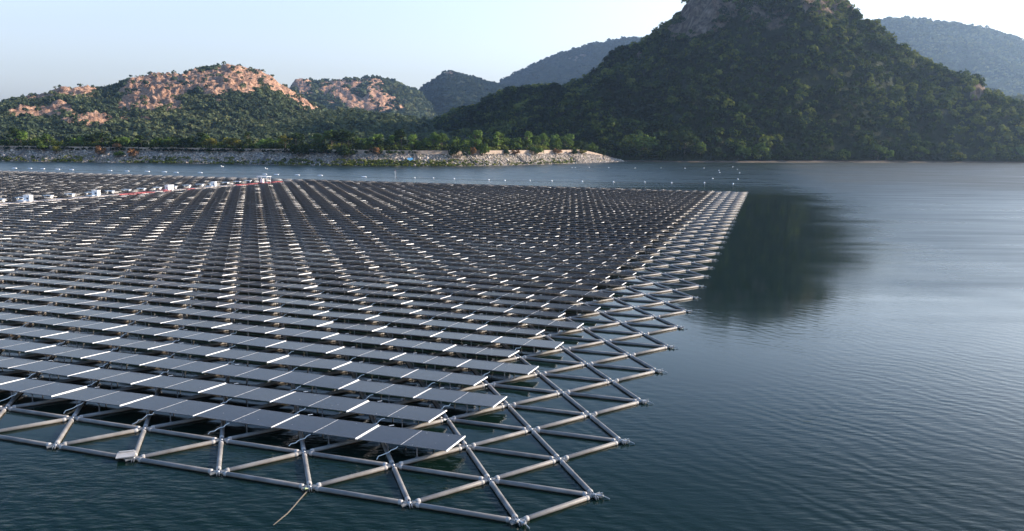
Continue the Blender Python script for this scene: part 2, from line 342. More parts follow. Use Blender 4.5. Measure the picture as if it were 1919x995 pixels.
# ------------------------------------------------------------------ hills
HILLS = {}
def hill(name, prof, r_front, r_ridge, r_back, z0, mat_, nA, nR, rock=None, spur=.2, spur_sc=160, rock_disp=0, seed=1, jag=3.):
    """A long hill: foot at r_front, crest at r_ridge with the crest heights of prof, back foot at r_back (metres from the lookout)."""
    az = np.array([azel(*q)[0] for q in prof]); el = np.array([azel(*q)[1] for q in prof])
    A_ = np.linspace(az[0], az[-1], nA)
    E_ = np.interp(A_, az, el)
    k = np.array([1, 2, 1])/4.; E_[1:-1] = np.convolve(E_, k, 'valid')
    pxs = np.interp(A_, az, [q[0] for q in prof])
    rf = np.interp(pxs, *zip(*r_front)); rr = np.interp(pxs, *zip(*r_ridge)); rb = np.interp(pxs, *zip(*r_back))
    ZR = np.maximum(CAMH + E_*rr - z0, 1)
    vr = .62; v = np.linspace(0, 1, nR)
    AA, VV = np.meshgrid(A_, v, indexing='ij')
    f_ = np.where(VV < vr, VV/vr, 1); b_ = np.where(VV > vr, (VV-vr)/(1-vr), 0)
    r = np.where(VV < vr, rf[:, None]+(rr-rf)[:, None]*f_, rr[:, None]+(rb-rr)[:, None]*b_)
    X, Y = r*np.sin(AA), r*np.cos(AA)
    s = np.where(VV < vr, f_**1.02*(1.12-.12*f_), .5+.5*np.cos(b_*math.pi))
    Z = ZR[:, None]*s
    w = np.clip(4*s*(1-s), 0, 1)
    sp_ = fbm(X, Y, spur_sc, 5, seed, .5, True)
    Z = Z + w*spur*ZR.max()*sp_ + w*.05*ZR.max()*fbm(X, Y, spur_sc*.22, 4, seed+40)
    Z = Z + np.clip(s*6, 0, 1)*jag*fbm(X, Y, 24, 4, seed+9)*2
    # mild lateral warp so that the foot is not a straight line
    RK = np.zeros_like(Z)
    if rock is not None:
        PX = np.interp(AA, az, [q[0] for q in prof])
        PY = 262+(PX-959.5)*.0101 - (Z+z0-CAMH)/np.maximum(r, 1)*F
        n_ = fbm(X, Y, 45, 4, seed+77)
        for cx, cy, rx, ry, ang, val in rock:
            c_, s_ = math.cos(R(ang)), math.sin(R(ang))
            dx, dy = PX-cx, PY-cy
            q = np.sqrt(((dx*c_+dy*s_)/rx)**2+((-dx*s_+dy*c_)/ry)**2)
            RK = np.maximum(RK, val*np.clip(1.9-q*1.15+n_*2.0, 0, 1))
        RK = np.where(b_ > .25, 0, RK)
        if rock_disp:
            Z = Z + np.clip(RK, 0, 1)*rock_disp*(fbm(X, Y, 34, 5, seed+5, .6, True)*1.2 + fbm(X, Y, 11, 3, seed+6, .6, True)*.55)
    Z = Z + z0
    Z[:, 0] = z0-4; Z[:, -1] = z0-4
    V = np.stack([X, Y, Z], -1).reshape(-1, 3)
    idx = np.arange(nA*nR).reshape(nA, nR)
    Fq = np.stack([idx[:-1, :-1], idx[1:, :-1], idx[1:, 1:], idx[:-1, 1:]], -1).reshape(-1, 4)[:, ::-1]
    me = fast_mesh(name, V, Fq, M[mat_], {'rock': RK.ravel()}, smooth=True)
    tag(link(name, me), kind='structure')
    H = dict(X=X, Y=Y, Z=Z, RK=RK, VV=VV, r=r)
    return H
def ter_sample(H, n, vmax=.80, vmin=.02, rockmax=.42, bare=.05):
    """n random spots on a hill, spread by area"""
    X, Y, Z, RK = H['X'], H['Y'], H['Z'], H['RK']
    nA, nR = X.shape
    e1 = np.hypot(np.diff(X, axis=0)[:, :-1], np.diff(Y, axis=0)[:, :-1]); e2 = np.hypot(np.diff(X, axis=1)[:-1], np.diff(Y, axis=1)[:-1])
    w = e1*e2; vv = H['VV'][:-1, :-1]; w = np.where((vv > vmax) | (vv < vmin), 0, w)
    w = w/w.sum(); k = RNG.choice(w.size, n, p=w.ravel()); i, j = np.unravel_index(k, w.shape)
    a, b_ = RNG.random(n), RNG.random(n)
    def it(Q): return Q[i, j]*(1-a)*(1-b_)+Q[i+1, j]*a*(1-b_)+Q[i, j+1]*(1-a)*b_+Q[i+1, j+1]*a*b_
    P = np.stack([it(X), it(Y), it(Z)], 1); rk = it(RK)
    ok = (rk < rockmax + RNG.random(n)*.25) | (RNG.random(n) < bare)
    return P[ok]

def leaf_quads(centres, radii, hs, nq, qs, tint, up=.35, tilt=.9):
    """nq leaf clumps on each crown (ellipsoids of half width radii, half height hs)."""
    n = len(centres); 
    d = RNG.normal(size=(n, nq, 3)); d /= np.linalg.norm(d, axis=2, keepdims=True)
    d[..., 2] = np.where(d[..., 2] < -.35, -d[..., 2], d[..., 2])
    # uneven outline: a few lobes per crown
    lob = RNG.normal(size=(n, 5, 3)); lob /= np.linalg.norm(lob, axis=2, keepdims=True)
    dot = np.einsum('nqk,nlk->nql', d, lob).max(2)
    rad = (.55+.5*np.clip(dot, 0, 1))*(.72+.33*RNG.random((n, nq)))
    C = centres[:, None]+d*rad[..., None]*np.stack([radii, radii, hs], 1)[:, None]
    nn = d + RNG.normal(size=d.shape)*tilt*.6; nn[..., 2] += up; nn /= np.linalg.norm(nn, axis=2, keepdims=True)
    t = RNG.normal(size=d.shape); t -= nn*(t*nn).sum(2, keepdims=True); t /= np.linalg.norm(t, axis=2, keepdims=True)
    b2 = np.cross(nn, t)
    q = (qs[:, None]*(.6+.8*RNG.random((n, nq))))[..., None]
    asp = (.6+.4*RNG.random((n, nq)))[..., None]
    V = np.stack([C-t*q-b2*q*asp*.6, C+t*q*.7-b2*q*asp, C+t*q+b2*q*asp*.7, C-t*q*.6+b2*q*asp], 2).reshape(-1, 3)
    Fq = np.arange(len(V)).reshape(-1, 4)
    T = np.repeat((tint[:, None]+RNG.normal(size=(n, nq))*.10), 4, 1).ravel()
    return V, Fq, np.clip(T, 0, 1)
def forest(name, H, n, r, h, nq, qs, leaf, label, tintf=None, seed=0, keep=None, cat='trees', rockmax=.42, vmin=.02):
    P = ter_sample(H, n, rockmax=rockmax, vmin=vmin)
    if keep is not None: P = P[keep(P)]
    k = len(P); sc = np.exp(RNG.normal(size=k)*.30); sc = np.clip(sc, .5, 1.9)
    rad = r*sc; hh = h*sc*(.8+.4*RNG.random(k))
    C = P.copy(); C[:, 2] += hh*.75
    tint = .46+1.1*fbm(P[:, 0], P[:, 1], 80, 3, 3)+.7*fbm(P[:, 0], P[:, 1], 22, 2, 8)+RNG.normal(size=k)*.19
    V, Fq, T = leaf_quads(C, rad, hh, nq, qs*sc, tint)
    me = fast_mesh(name, V, Fq, M[leaf], {'tint': T})
    o = link(name, me); tag(o, label, cat, kind='stuff'); return o

# shoreline control (pixel column -> distance of the waterline from the camera)
SHP = [(-220, 300), (0, 302), (200, 304.5), (400, 307), (600, 310.5), (700, 311.5), (800, 312), (900, 311), (1000, 308.5), (1100, 305.5), (1180, 302.5)]
shore = [at(*q) for q in SHP]
BIGSH = [(1120, 302), (1200, 303), (1300, 304), (1400, 304.5), (1500, 304.5), (1600, 304.5), (1700, 304.5), (1800, 305), (1919, 305.5), (2100, 307), (2300, 309)]
bigr = [(q[0], math.hypot(*at(*q).xy)) for q in BIGSH]
bigr = [(700, bigr[0][1]+160), (1000, bigr[0][1]+60)] + bigr

big_prof = [(760, 262), (795, 252), (830, 240), (860, 224), (900, 202), (930, 184), (960, 176), (1010, 169), (1050, 170), (1090, 152), (1120, 138), (1140, 112), (1170, 98), (1200, 88),
            (1230, 68), (1250, 52), (1265, 34), (1285, 10), (1300, -12), (1340, -30), (1400, -38), (1480, -34), (1540, -16), (1575, 2), (1600, 24), (1620, 46), (1650, 60), (1687, 94),
            (1720, 114), (1750, 128), (1799, 150), (1837, 162), (1856, 182), (1893, 195), (1919, 206), (1990, 232), (2080, 258), (2160, 272)]
big_rock = [(1305, 28, 60, 40, -35, .85), (1285, 68, 44, 18, -32, .75), (1345, 60, 26, 16, -30, .65), (1460, 62, 22, 16, -20, .62), (1370, 45, 34, 14, -35, .62), (1420, 48, 18, 20, -20, .62), (1530, 32, 26, 20, 20, .62), (1590, 24, 20, 18, 30, .9), (1560, 40, 16, 12, 30, .7), (1600, 45, 16, 10, 30, .8),
            (1835, 195, 10, 7, 0, .9), (1200, 118, 6, 5, 0, .7), (1240, 178, 5, 3, 0, .6)]
HB = hill('big_hill', big_prof, bigr, [(760, 1050), (1000, 930), (1300, 860), (1500, 850), (1900, 900), (2160, 930)], [(760, 1300), (2160, 1200)], 0, 'hill_big', 420, 150, big_rock, .30, 170, 16, 3, 3.5)

left_prof = [(-140, 222), (-60, 210), (0, 199), (15, 192), (30, 189), (60, 184), (90, 180), (120, 171), (150, 167), (175, 168), (195, 172), (215, 163), (240, 153), (280, 146), (300, 143), (340, 142), (370, 133), (400, 127), (425, 123), (450, 128),
             (480, 137), (510, 151), (535, 168), (560, 184), (590, 203), (620, 214), (700, 226), (780, 242), (840, 254)]
left_rock = [(135, 181, 70, 12, -2, .8), (60, 192, 36, 8, -5, .75), (295, 178, 58, 34, -8, 1.), (268, 205, 36, 14, 0, .85), (385, 172, 36, 18, 22, .85), (400, 185, 22, 12, 25, .8), (440, 145, 36, 24, 25, .9), (430, 165, 34, 14, 20, .75),
             (500, 155, 36, 14, 40, .85), (550, 185, 44, 9, 38, .8), (350, 158, 18, 9, 0, .7), (85, 222, 60, 10, 0, .62), (45, 218, 16, 6, 0, .6), (165, 232, 50, 9, 5, .75), (120, 215, 28, 9, 30, .62), (250, 228, 40, 4, 0, .5), (600, 208, 20, 5, 10, .5)]
HF = hill('left_hill', left_prof, [(-140, 820), (840, 860)], [(-140, 1250), (300, 1330), (840, 1250)], [(-140, 1700), (840, 1750)], 7, 'hill_pink', 420, 130, left_rock, .16, 130, 16, 11, 3.)
e_prof = [(480, 240), (520, 190), (540, 167), (560, 155), (580, 153), (600, 157), (640, 153), (680, 151), (705, 150), (730, 154), (750, 159), (778, 171), (800, 190), (830, 215), (880, 250)]
e_rock = [(565, 165, 22, 16, 0, .85), (640, 170, 50, 16, 5, .62), (690, 165, 30, 12, 10, .6), (650, 192, 60, 14, 20, .75), (710, 190, 36, 22, 30, .62)]
HE = hill('middle_hill', e_prof, [(480, 1700), (880, 1700)], [(480, 2300), (880, 2300)], [(480, 2900), (880, 2900)], 7, 'hill_pink', 160, 80, e_rock, .2, 200, 24, 21, 5.)
d_prof = [(600, 256), (650, 244), (700, 228), (730, 212), (760, 191), (790, 166), (815, 149), (832, 138), (845, 134), (860, 138), (880, 145), (905, 151), (930, 158), (980, 170), (1040, 190), (1120, 225), (1180, 250)]
HD = hill('peaked_hill', d_prof, [(600, 1900), (1180, 1900)], [(600, 2700), (1180, 2700)], [(600, 3300), (1180, 3300)], 7, 'hill_big', 170, 80, [(845, 142, 22, 9, 10, .5)], .14, 220, 5, 31, 4.)
c_prof = [(760, 250), (830, 214), (880, 186), (930, 158), (960, 140), (1010, 116), (1060, 97), (1110, 82), (1160, 73), (1205, 70), (1260, 78), (1330, 104), (1450, 150), (1600, 220)]
HC = hill('long_hill', c_prof, [(760, 2700), (1600, 2500)], [(760, 3600), (1600, 3600)], [(760, 4400), (1600, 4400)], 7, 'hill_big', 200, 80, [(1080, 118, 12, 5, 0, .5), (1095, 112, 8, 4, 0, .5)], .12, 300, 5, 41, 5.)
b_prof = [(1350, 200), (1450, 130), (1520, 75), (1570, 48), (1623, 40), (1680, 35), (1717, 35), (1762, 42), (1800, 46), (1837, 51), (1886, 64), (1919, 76), (2000, 110), (2120, 170), (2250, 230)]
HH = hill('far_right_hill', b_prof, [(1350, 2600), (2250, 2600)], [(1350, 3600), (2250, 3600)], [(1350, 4300), (2250, 4300)], 0, 'hill_big', 200, 80, None, .12, 300, 0, 51, 5.)
g_prof = [(380, 262), (450, 250), (520, 236), (580, 222), (620, 214), (660, 213), (700, 217), (760, 225), (800, 232), (840, 244), (900, 262)]
HG = hill('foothill', g_prof, [(380, 640), (900, 640)], [(380, 980), (900, 1000)], [(380, 1200), (900, 1250)], 8, 'hill_pink', 160, 70, None, .12, 90, 0, 61, 2.)
low_prof = [(1700, 262), (1800, 214), (1850, 198), (1890, 188), (1919, 188), (1980, 196), (2080, 220), (2200, 262)]
HL = hill('low_far_ridge', low_prof, [(1700, 1250), (2200, 1250)], [(1700, 1500), (2200, 1500)], [(1700, 1800), (2200, 1800)], 0, 'hill_big', 90, 50, None, .12, 150, 0, 71, 4.)

forest('forest', HB, 15000, 3.1, 2.8, 56, .68, 'leaf_forest', 'dense green wood covering the big hill on the right', cat='forest', rockmax=.5)
forest('scrub', HF, 21000, 2.7, 2.1, 18, 1.0, 'leaf_far', 'grey green scrub between the pink rocks of the left hill', cat='scrub', rockmax=.30)
forest('scrub', HG, 9500, 2.6, 2.1, 20, .95, 'leaf_far', 'green scrub on the low foothill left of the big hill', cat='scrub')
forest('scrub', HE, 6500, 4.6, 3, 14, 2.4, 'leaf_far', 'scrub on the small rocky hill in the middle distance', cat='scrub', rockmax=.4)
forest('scrub', HD, 9500, 4.6, 2.6, 12, 2.2, 'leaf_shade', 'shade-darkened scrub on the peaked blue hill', cat='scrub')
forest('scrub', HC, 14000, 5.4, 3.0, 10, 2.9, 'leaf_shade', 'scrub on the long blue hill behind the peaked one', cat='scrub')
forest('scrub', HH, 14000, 6.2, 3.8, 10, 2.9, 'leaf_far', 'hazy scrub on the far hill at the right edge', cat='scrub')
forest('scrub', HL, 1500, 5, 4, 14, 2.2, 'leaf_far', 'scrub on the low ridge at the right edge', cat='scrub')

# ------------------------------------------------------------------ embankment and the land behind it
def inward(i, pts):
    a = pts[max(i-1, 0)]; b_ = pts[min(i+1, len(pts)-1)]; d = (b_-a).normalized()
    return Vector((-d.y, d.x, 0))
def resample(pts, step):
    out = [pts[0].copy()]; 
    for a, b_ in zip(pts, pts[1:]):
        n = max(1, int((b_-a).length/step))
        for k in range(1, n+1): out.append(a.lerp(b_, k/n))
    return out
SH = resample(shore, 4.)
for _ in range(25):
    SH = [SH[0]] + [(SH[i-1]+SH[i]*2+SH[i+1])/4 for i in range(1, len(SH)-1)] + [SH[-1]]
NS = len(SH)
INW = [inward(i, SH) for i in range(NS)]
def bank_h(i): # crest height, falling to the water at the spit on the right
    t = i/(NS-1); return 8.6 if t < .90 else 8.6*max(0, 1-((t-.90)/.10)**1.3)
PROF = [(-6, -1.6), (0, 0.02), (2.2, .55), (5, 2.2), (9, 4.6), (12.5, 6.6), (13.2, 6.7), (13.3, 8.55), (14.2, 8.62), (22, 8.5)]
def bank_pt(i, off, zz):
    k = bank_h(i)/8.6; p_ = SH[i]+INW[i]*off*(.35+.65*k)
    n_ = float(fbm(np.array([p_.x]), np.array([p_.y]), 9, 3, 5)[0])
    return Vector((p_.x, p_.y, zz*k + (n_*1.1 if 1 < off < 12 else 0)))
V = []; 
for i in range(NS):
    for off, zz in PROF[:7]: V.append(bank_pt(i, off+ (2*float(fbm(np.array([i*4.]), np.array([0.]), 30, 3, 2)[0]) if off < 3 else 0), zz))
k = 7; Fq = [(i*k+j, (i+1)*k+j, (i+1)*k+j+1, i*k+j+1) for i in range(NS-1) for j in range(k-1)]
tag(link('embankment', fast_mesh('embankment', np.array([tuple(v) for v in V]), np.array(Fq), M['bank'], smooth=True)), kind='structure')
# retaining wall along the crest
g = MB(); vs = []
for i in range(NS):
    for off, zz in ((12.9, 6.2), (13.0, 8.75), (13.5, 8.75), (13.5, 6.2)):
        vs.append(bank_pt(i, off, zz))
g.add(vs, [(i*4+j, (i+1)*4+j, (i+1)*4+j+1, i*4+j+1) for i in range(NS-1) for j in range(3)])
tag(link('retaining_wall', g.mesh('retaining_wall', M['wall'])), 'low plastered retaining wall along the top of the stone embankment', 'wall')
# land
V = []
LO = [13.5, 60, 160, 400, 1000, 2300]
for i in range(0, NS):
    for off in LO:
        p_ = SH[i]+(INW[i]*off*(.35+.65*bank_h(i)/8.6) if off < 30 else INW[i]*14+Vector((SH[i].x*.0, off*1.0, 0)))
        V.append((p_.x, p_.y, 8.55*bank_h(i)/8.6 if off < 30 else 8.5*min(1, bank_h(i)/8.6+.0)))
k = len(LO); Fq = [(i*k+j, (i+1)*k+j, (i+1)*k+j+1, i*k+j+1) for i in range(NS-1) for j in range(k-1)]
tag(link('land', fast_mesh('land', np.array(V), np.array(Fq), M['land'], smooth=True)), kind='structure')
# red soil strip at the foot of the big hill
V = []; pts = [at(q[0], q[1]) for q in BIGSH]; pts = resample(pts, 6.)
for q in pts:
    d = Vector((q.x, q.y, 0)).normalized()
    w_ = float(fbm(np.array([q.x]), np.array([q.y]), 20, 3, 8)[0])
    V += [tuple(q-d*(2+6*w_)+Vector((0, 0, -.4))), tuple(q+d*2+Vector((0, 0, .7))), tuple(q+d*14+Vector((0, 0, 2.2)))]
Fq = [(i*3+j, (i+1)*3+j, (i+1)*3+j+1, i*3+j+1) for i in range(len(pts)-1) for j in range(2)]
tag(link('shore', fast_mesh('shore', np.array(V), np.array(Fq), M['shore_soil'], smooth=True)), kind='structure')

# riprap stones
nst = 12000
ii = RNG.integers(1, NS-2, nst); offs = RNG.random(nst)*12.3
base = np.array([tuple(bank_pt(int(i), float(o), float(np.interp(o, [q[0] for q in PROF[:7]], [q[1] for q in PROF[:7]])))) for i, o in zip(ii, offs)])
tdir = np.array([tuple(SH[int(i)+1]-SH[int(i)]) for i in ii]); base += tdir*RNG.random((nst, 1))
ico = np.array([(0,0,1),(.89,0,.45),(.28,.85,.45),(-.72,.53,.45),(-.72,-.53,.45),(.28,-.85,.45),(.72,.53,-.45),(-.28,.85,-.45),(-.89,0,-.45),(-.28,-.85,-.45),(.72,-.53,-.45),(0,0,-1)])
icf = np.array([(0,1,2),(0,2,3),(0,3,4),(0,4,5),(0,5,1),(1,6,2),(2,7,3),(3,8,4),(4,9,5),(5,10,1),(6,7,2),(7,8,3),(8,9,4),(9,10,5),(10,6,1),(11,7,6),(11,8,7),(11,9,8),(11,10,9),(11,6,10)])
sz = np.clip(np.exp(RNG.normal(size=nst)*.45)*.27, .12, .9)
jit = 1+RNG.normal(size=(nst, 12, 1))*.18
sc3 = (sz[:, None]*(.7+.6*RNG.random((nst, 3))))[:, None]
V = (base[:, None]+ico[None]*jit*sc3).reshape(-1, 3); Fq = (icf[None]+12*np.arange(nst)[:, None, None]).reshape(-1, 3)
tg = np.repeat(np.clip(.45+RNG.normal(size=nst)*.28, 0, 1), 12)
tag(link('riprap', fast_mesh('riprap', V, Fq, M['stone'], {'tint': tg})), 'loose pale stones piled over the slope of the embankment', 'stones', kind='stuff')

# weeds on the bank
P = []
for px, w_, n_ in ((700, 60, 260), (300, 60, 160), (130, 60, 100), (560, 60, 120), (880, 70, 120), (20, 50, 90), (430, 60, 90), (1000, 60, 60), (1060, 50, 60), (660, 30, 80), (830, 40, 100), (770, 40, 120)):
    for _ in range(n_):
        x = px+random.gauss(0, w_*.5); i = min(range(0, NS), key=lambda q: abs((pix(SH[q]) or (9e9,))[0]-x)) if 0 else None
        P.append((x, random.random()))
pxs = np.array([pix(q)[0] for q in SH]); order = np.argsort(pxs)
Wd = []
for x, t in P:
    i = int(np.clip(np.interp(x, pxs[order], order), 1, NS-2)); off = .5+t**1.6*6
    Wd.append(tuple(bank_pt(i, off, float(np.interp(off, [q[0] for q in PROF[:7]], [q[1] for q in PROF[:7]])))))
Wd = np.array(Wd); k = len(Wd); Wd[:, 2] += .3
Wd[:, :2] += RNG.normal(size=(k, 2))*1.3
V, Fq, T = leaf_quads(Wd, .7+RNG.random(k)*.6, .4+RNG.random(k)*.4, 14, .28+RNG.random(k)*.1, .8+RNG.normal(size=k)*.2)
tag(link('weeds', fast_mesh('weeds', V, Fq, M['leaf_forest'], {'tint': T})), 'low green weeds growing over the foot of the stone embankment', 'weeds', kind='stuff')

def under(name, n, o0, o1, r, h, z, label, tint, pmax=1.0, pmin=0., leaf='leaf_forest', nq=26, qs=.45):
    ii = RNG.integers(int(1+pmin*(NS-3)), int((NS-3)*pmax), n); oo = o0+(o1-o0)*RNG.random(n)
    C = []
    for i, o_ in zip(ii, oo):
        i = int(i); kk = bank_h(i)/8.6; q = SH[i]+INW[i]*float(o_)*(.35+.65*kk); C.append((q.x, q.y, z*kk))
    C = np.array(C); C[:, :2] += RNG.normal(size=(n, 2))*1.2
    s_ = .6+.8*RNG.random(n); C[:, 2] += h*s_*.7
    tn = tint+1.2*fbm(C[:, 0], C[:, 1], 18, 3, 13)+RNG.normal(size=n)*.12
    V, Fq, T = leaf_quads(C, r*s_, h*s_, nq, np.full(n, qs), tn)
    tag(link(name, fast_mesh(name, V, Fq, M[leaf], {'tint': T})), label, 'undergrowth', kind='stuff')
under('undergrowth', 1500, 14.5, 30, 2.4, 2.0, 8.2, 'dense low green undergrowth along the top of the embankment wall', .58, .985)
under('creepers', 420, 12.2, 13.4, 1.2, 1.0, 6.7, 'dark creepers and shrubs added over the shaded left part of the embankment wall', .12, .62, qs=.32)  # added over the wall to darken it where vegetation casts shade
BS = resample([at(*q) for q in BIGSH], 4.); C = []
for q in BS:
    for _ in range(5):
        d = Vector((q.x, q.y, 0)).normalized(); w_ = q+d*random.uniform(4, 26)+Vector((random.gauss(0, 2), random.gauss(0, 2), 0)); C.append((w_.x, w_.y, 1.2+random.random()*4))
C = np.array(C); n_ = len(C); s_ = .6+.9*RNG.random(n_)
V, Fq, T = leaf_quads(C+np.array([[0, 0, 1.5]]), 3.4*s_, 2.8*s_, 60, np.full(n_, .62), .35+.9*fbm(C[:, 0], C[:, 1], 25, 3, 3)+RNG.normal(size=n_)*.15)
tag(link('shore_bushes', fast_mesh('shore_bushes', V, Fq, M['leaf_forest'], {'tint': T})), 'dark bushes crowding the waterline of the wooded hill', 'bushes', kind='stuff')

# ------------------------------------------------------------------ trees and bushes
def crown_mesh(name, leaf, kind, seed):
    global RNG
    keep = RNG; RNG = np.random.default_rng(seed)
    C = []; Rr = []; Hh = []
    if kind == 'tree':      # several clumps around limbs, unit height 1, crown .3 - 1
        for _ in range(9):
            a = RNG.random()*6.28; q = RNG.random()**.5*.30; z = .42+.40*RNG.random()
            C.append((q*math.cos(a), q*math.sin(a), z)); Rr.append(.13+.09*RNG.random()); Hh.append(.10+.08*RNG.random())
        C.append((0, 0, .78)); Rr.append(.2); Hh.append(.2); nq, qs = 85, .034
    elif kind == 'tall':
        for _ in range(8):
            a = RNG.random()*6.28; q = RNG.random()**.5*.15; z = .3+.55*RNG.random()
            C.append((q*math.cos(a), q*math.sin(a), z)); Rr.append(.12+.06*RNG.random()); Hh.append(.12+.08*RNG.random())
        C.append((0, 0, .85)); Rr.append(.12); Hh.append(.14); nq, qs = 80, .030
    else:                   # bush, leaves down to the ground
        for _ in range(9):
            a = RNG.random()*6.28; q = RNG.random()**.5*.42; z = .28+.38*RNG.random()
            C.append((q*math.cos(a), q*math.sin(a), z)); Rr.append(.2+.12*RNG.random()); Hh.append(.2+.1*RNG.random())
        nq, qs = 80, .05
    C = np.array(C); n = len(C)
    V, Fq, T = leaf_quads(C, np.array(Rr), np.array(Hh), nq, np.full(n, qs), np.full(n, .5), up=.2)
    RNG = keep
    return fast_mesh(name, V, Fq, M[leaf], {'tint': T})
def trunk_mesh(name, kind, seed):
    r_ = random.Random(seed); g = MB()
    if kind == 'bush':
        for _ in range(5):
            a = r_.random()*6.28; g.tube((0, 0, -.05), (.22*math.cos(a), .22*math.sin(a), .4), .02, 6, .008)
    else:
        top = .62 if kind == 'tree' else .75
        g.tube((0, 0, -.06), (.015, 0, top*.55), .030, 8, .022); g.tube((.015, 0, top*.55), (-.01, .01, top), .022, 8, .010)
        for _ in range(6):
            a = r_.random()*6.28; z = top*(.4+.5*r_.random()); q = .24 if kind == 'tree' else .12
            g.tube((.01, 0, z), (q*math.cos(a), q*math.sin(a), z+.16), .014, 6, .006)
    return g.mesh(name, M['bark'])
CR = {}; 
for kind in ('tree', 'tall', 'bush'):
    for lf in ('leaf_dark', 'leaf_mid', 'leaf_lime', 'leaf_yellow', 'leaf_dry'):
        for s in range(3): CR[kind, lf, s] = crown_mesh(kind+'_crown', lf, kind, hash((len(kind), len(lf), s)) % 9999 + s*31)
    for s in range(3): CR[kind, 'trunk', s] = trunk_mesh(kind+'_trunk', kind, s+5)
ORD = ['first', 'second', 'third', 'fourth', 'fifth', 'sixth', 'seventh', 'eighth', 'ninth', 'tenth', 'eleventh', 'twelfth', 'thirteenth', 'fourteenth', 'fifteenth', 'sixteenth', 'seventeenth', 'eighteenth', 'nineteenth', 'twentieth']
TENS = {2: 'twenty', 3: 'thirty', 4: 'forty', 5: 'fifty', 6: 'sixty'}
def ordn(n):  # 1-based
    if n <= 20: return ORD[n-1]
    if n % 10 == 0: return {30: 'thirtieth', 40: 'fortieth', 50: 'fiftieth', 60: 'sixtieth'}[n]
    return TENS[n//10]+'-'+ORD[n % 10-1]
def plant(kind, lf, loc, h, wide=1., name=None):
    s = random.randrange(3)
    o = empty(name or ('bush' if kind == 'bush' else 'tree'), loc, random.random()*6.28)
    o.scale = (h*wide, h*wide, h)
    link('trunk' if kind != 'bush' else 'stem', CR[kind, 'trunk', s], o); link('crown' if kind != 'bush' else 'foliage', CR[kind, lf, s], o)
    return o
def shore_spot(px, off):
    i = int(np.clip(np.interp(px, pxs[order], order), 1, NS-2)); return i, SH[i]+INW[i]*off
CN = {'leaf_dark': 'dark green', 'leaf_mid': 'mid green', 'leaf_lime': 'pale lime green', 'leaf_yellow': 'yellow green', 'leaf_dry': 'dry brown'}
items = []
# (px, height m, kind, colour, offset inland, width)
TR = [(3, 11, 'tree', 'leaf_dark', 16, 1.1), (20, 9, 'tree', 'leaf_lime', 15, 1.0), (48, 6, 'bush', 'leaf_mid', 18, .9), (68, 7.5, 'tree', 'leaf_mid', 14, 1.2), (100, 7, 'bush', 'leaf_dark', 20, 1.), (122, 6.5, 'bush', 'leaf_lime', 18, 1.1),
      (146, 7.5, 'tree', 'leaf_dark', 20, 1.3), (165, 9, 'tree', 'leaf_dark', 17, 1.2), (192, 6.5, 'bush', 'leaf_mid', 22, 1.2), (222, 6.5, 'bush', 'leaf_lime', 20, 1.3), (248, 7, 'tree', 'leaf_dark', 16, 1.2), (268, 6.5, 'bush', 'leaf_mid', 18, 1.2),
      (300, 7, 'bush', 'leaf_mid', 19, 1.3), (328, 7.5, 'bush', 'leaf_dark', 17, 1.4), (355, 9, 'tree', 'leaf_dark', 24, 1.1), (372, 8, 'tree', 'leaf_mid', 19, 1.), (385, 6.5, 'bush', 'leaf_yellow', 16, 1.1), (412, 7.5, 'bush', 'leaf_yellow', 17, 1.2),
      (442, 9.5, 'tall', 'leaf_dark', 18, 1.2), (462, 6.5, 'bush', 'leaf_lime', 20, 1.2), (488, 7, 'bush', 'leaf_mid', 21, 1.3), (512, 8, 'tree', 'leaf_yellow', 16, 1.1), (548, 9.5, 'tree', 'leaf_dark', 13, 1.35), (580, 9, 'tree', 'leaf_mid', 18, 1.2),
      (606, 11, 'tree', 'leaf_mid', 20, 1.1), (632, 11.5, 'tree', 'leaf_dark', 14, 1.2), (652, 11, 'tree', 'leaf_dark', 14, 1.1), (676, 8, 'bush', 'leaf_mid', 20, 1.2), (702, 9, 'tree', 'leaf_lime', 19, 1.1), (728, 8, 'bush', 'leaf_dark', 17, 1.2),
      (746, 9, 'tree', 'leaf_lime', 22, 1.1), (770, 12, 'tall', 'leaf_dark', 20, 1.2), (790, 9, 'tree', 'leaf_lime', 19, 1.2), (818, 8, 'bush', 'leaf_mid', 18, 1.2), (845, 10.5, 'tall', 'leaf_lime', 19, 1.3), (862, 10, 'tree', 'leaf_mid', 16, 1.),
      (905, 9, 'bush', 'leaf_mid', 20, 1.1), (932, 11.5, 'tall', 'leaf_lime', 18, 1.3), (944, 11, 'tall', 'leaf_mid', 19, 1.2), (960, 9, 'bush', 'leaf_dark', 21, 1.1), (976, 11, 'tall', 'leaf_lime', 19, 1.3), (988, 10.5, 'tall', 'leaf_mid', 21, 1.3),
      (1004, 9, 'bush', 'leaf_mid', 18, 1.1), (1018, 8.5, 'bush', 'leaf_dark', 18, 1.1), (1034, 11.5, 'tall', 'leaf_lime', 18, 1.3), (1047, 9.5, 'tree', 'leaf_mid', 17, 1.1), (1064, 11, 'tall', 'leaf_lime', 20, 1.3), (1078, 9, 'bush', 'leaf_mid', 19, 1.1),
      (1091, 10.5, 'tall', 'leaf_lime', 20, 1.2), (1101, 9.5, 'tree', 'leaf_mid', 18, 1.2), (1112, 10.5, 'tall', 'leaf_lime', 20, 1.3), (1128, 8, 'bush', 'leaf_dark', 17, 1.2), (1143, 8, 'bush', 'leaf_mid', 16, 1.1)]
TR.sort()
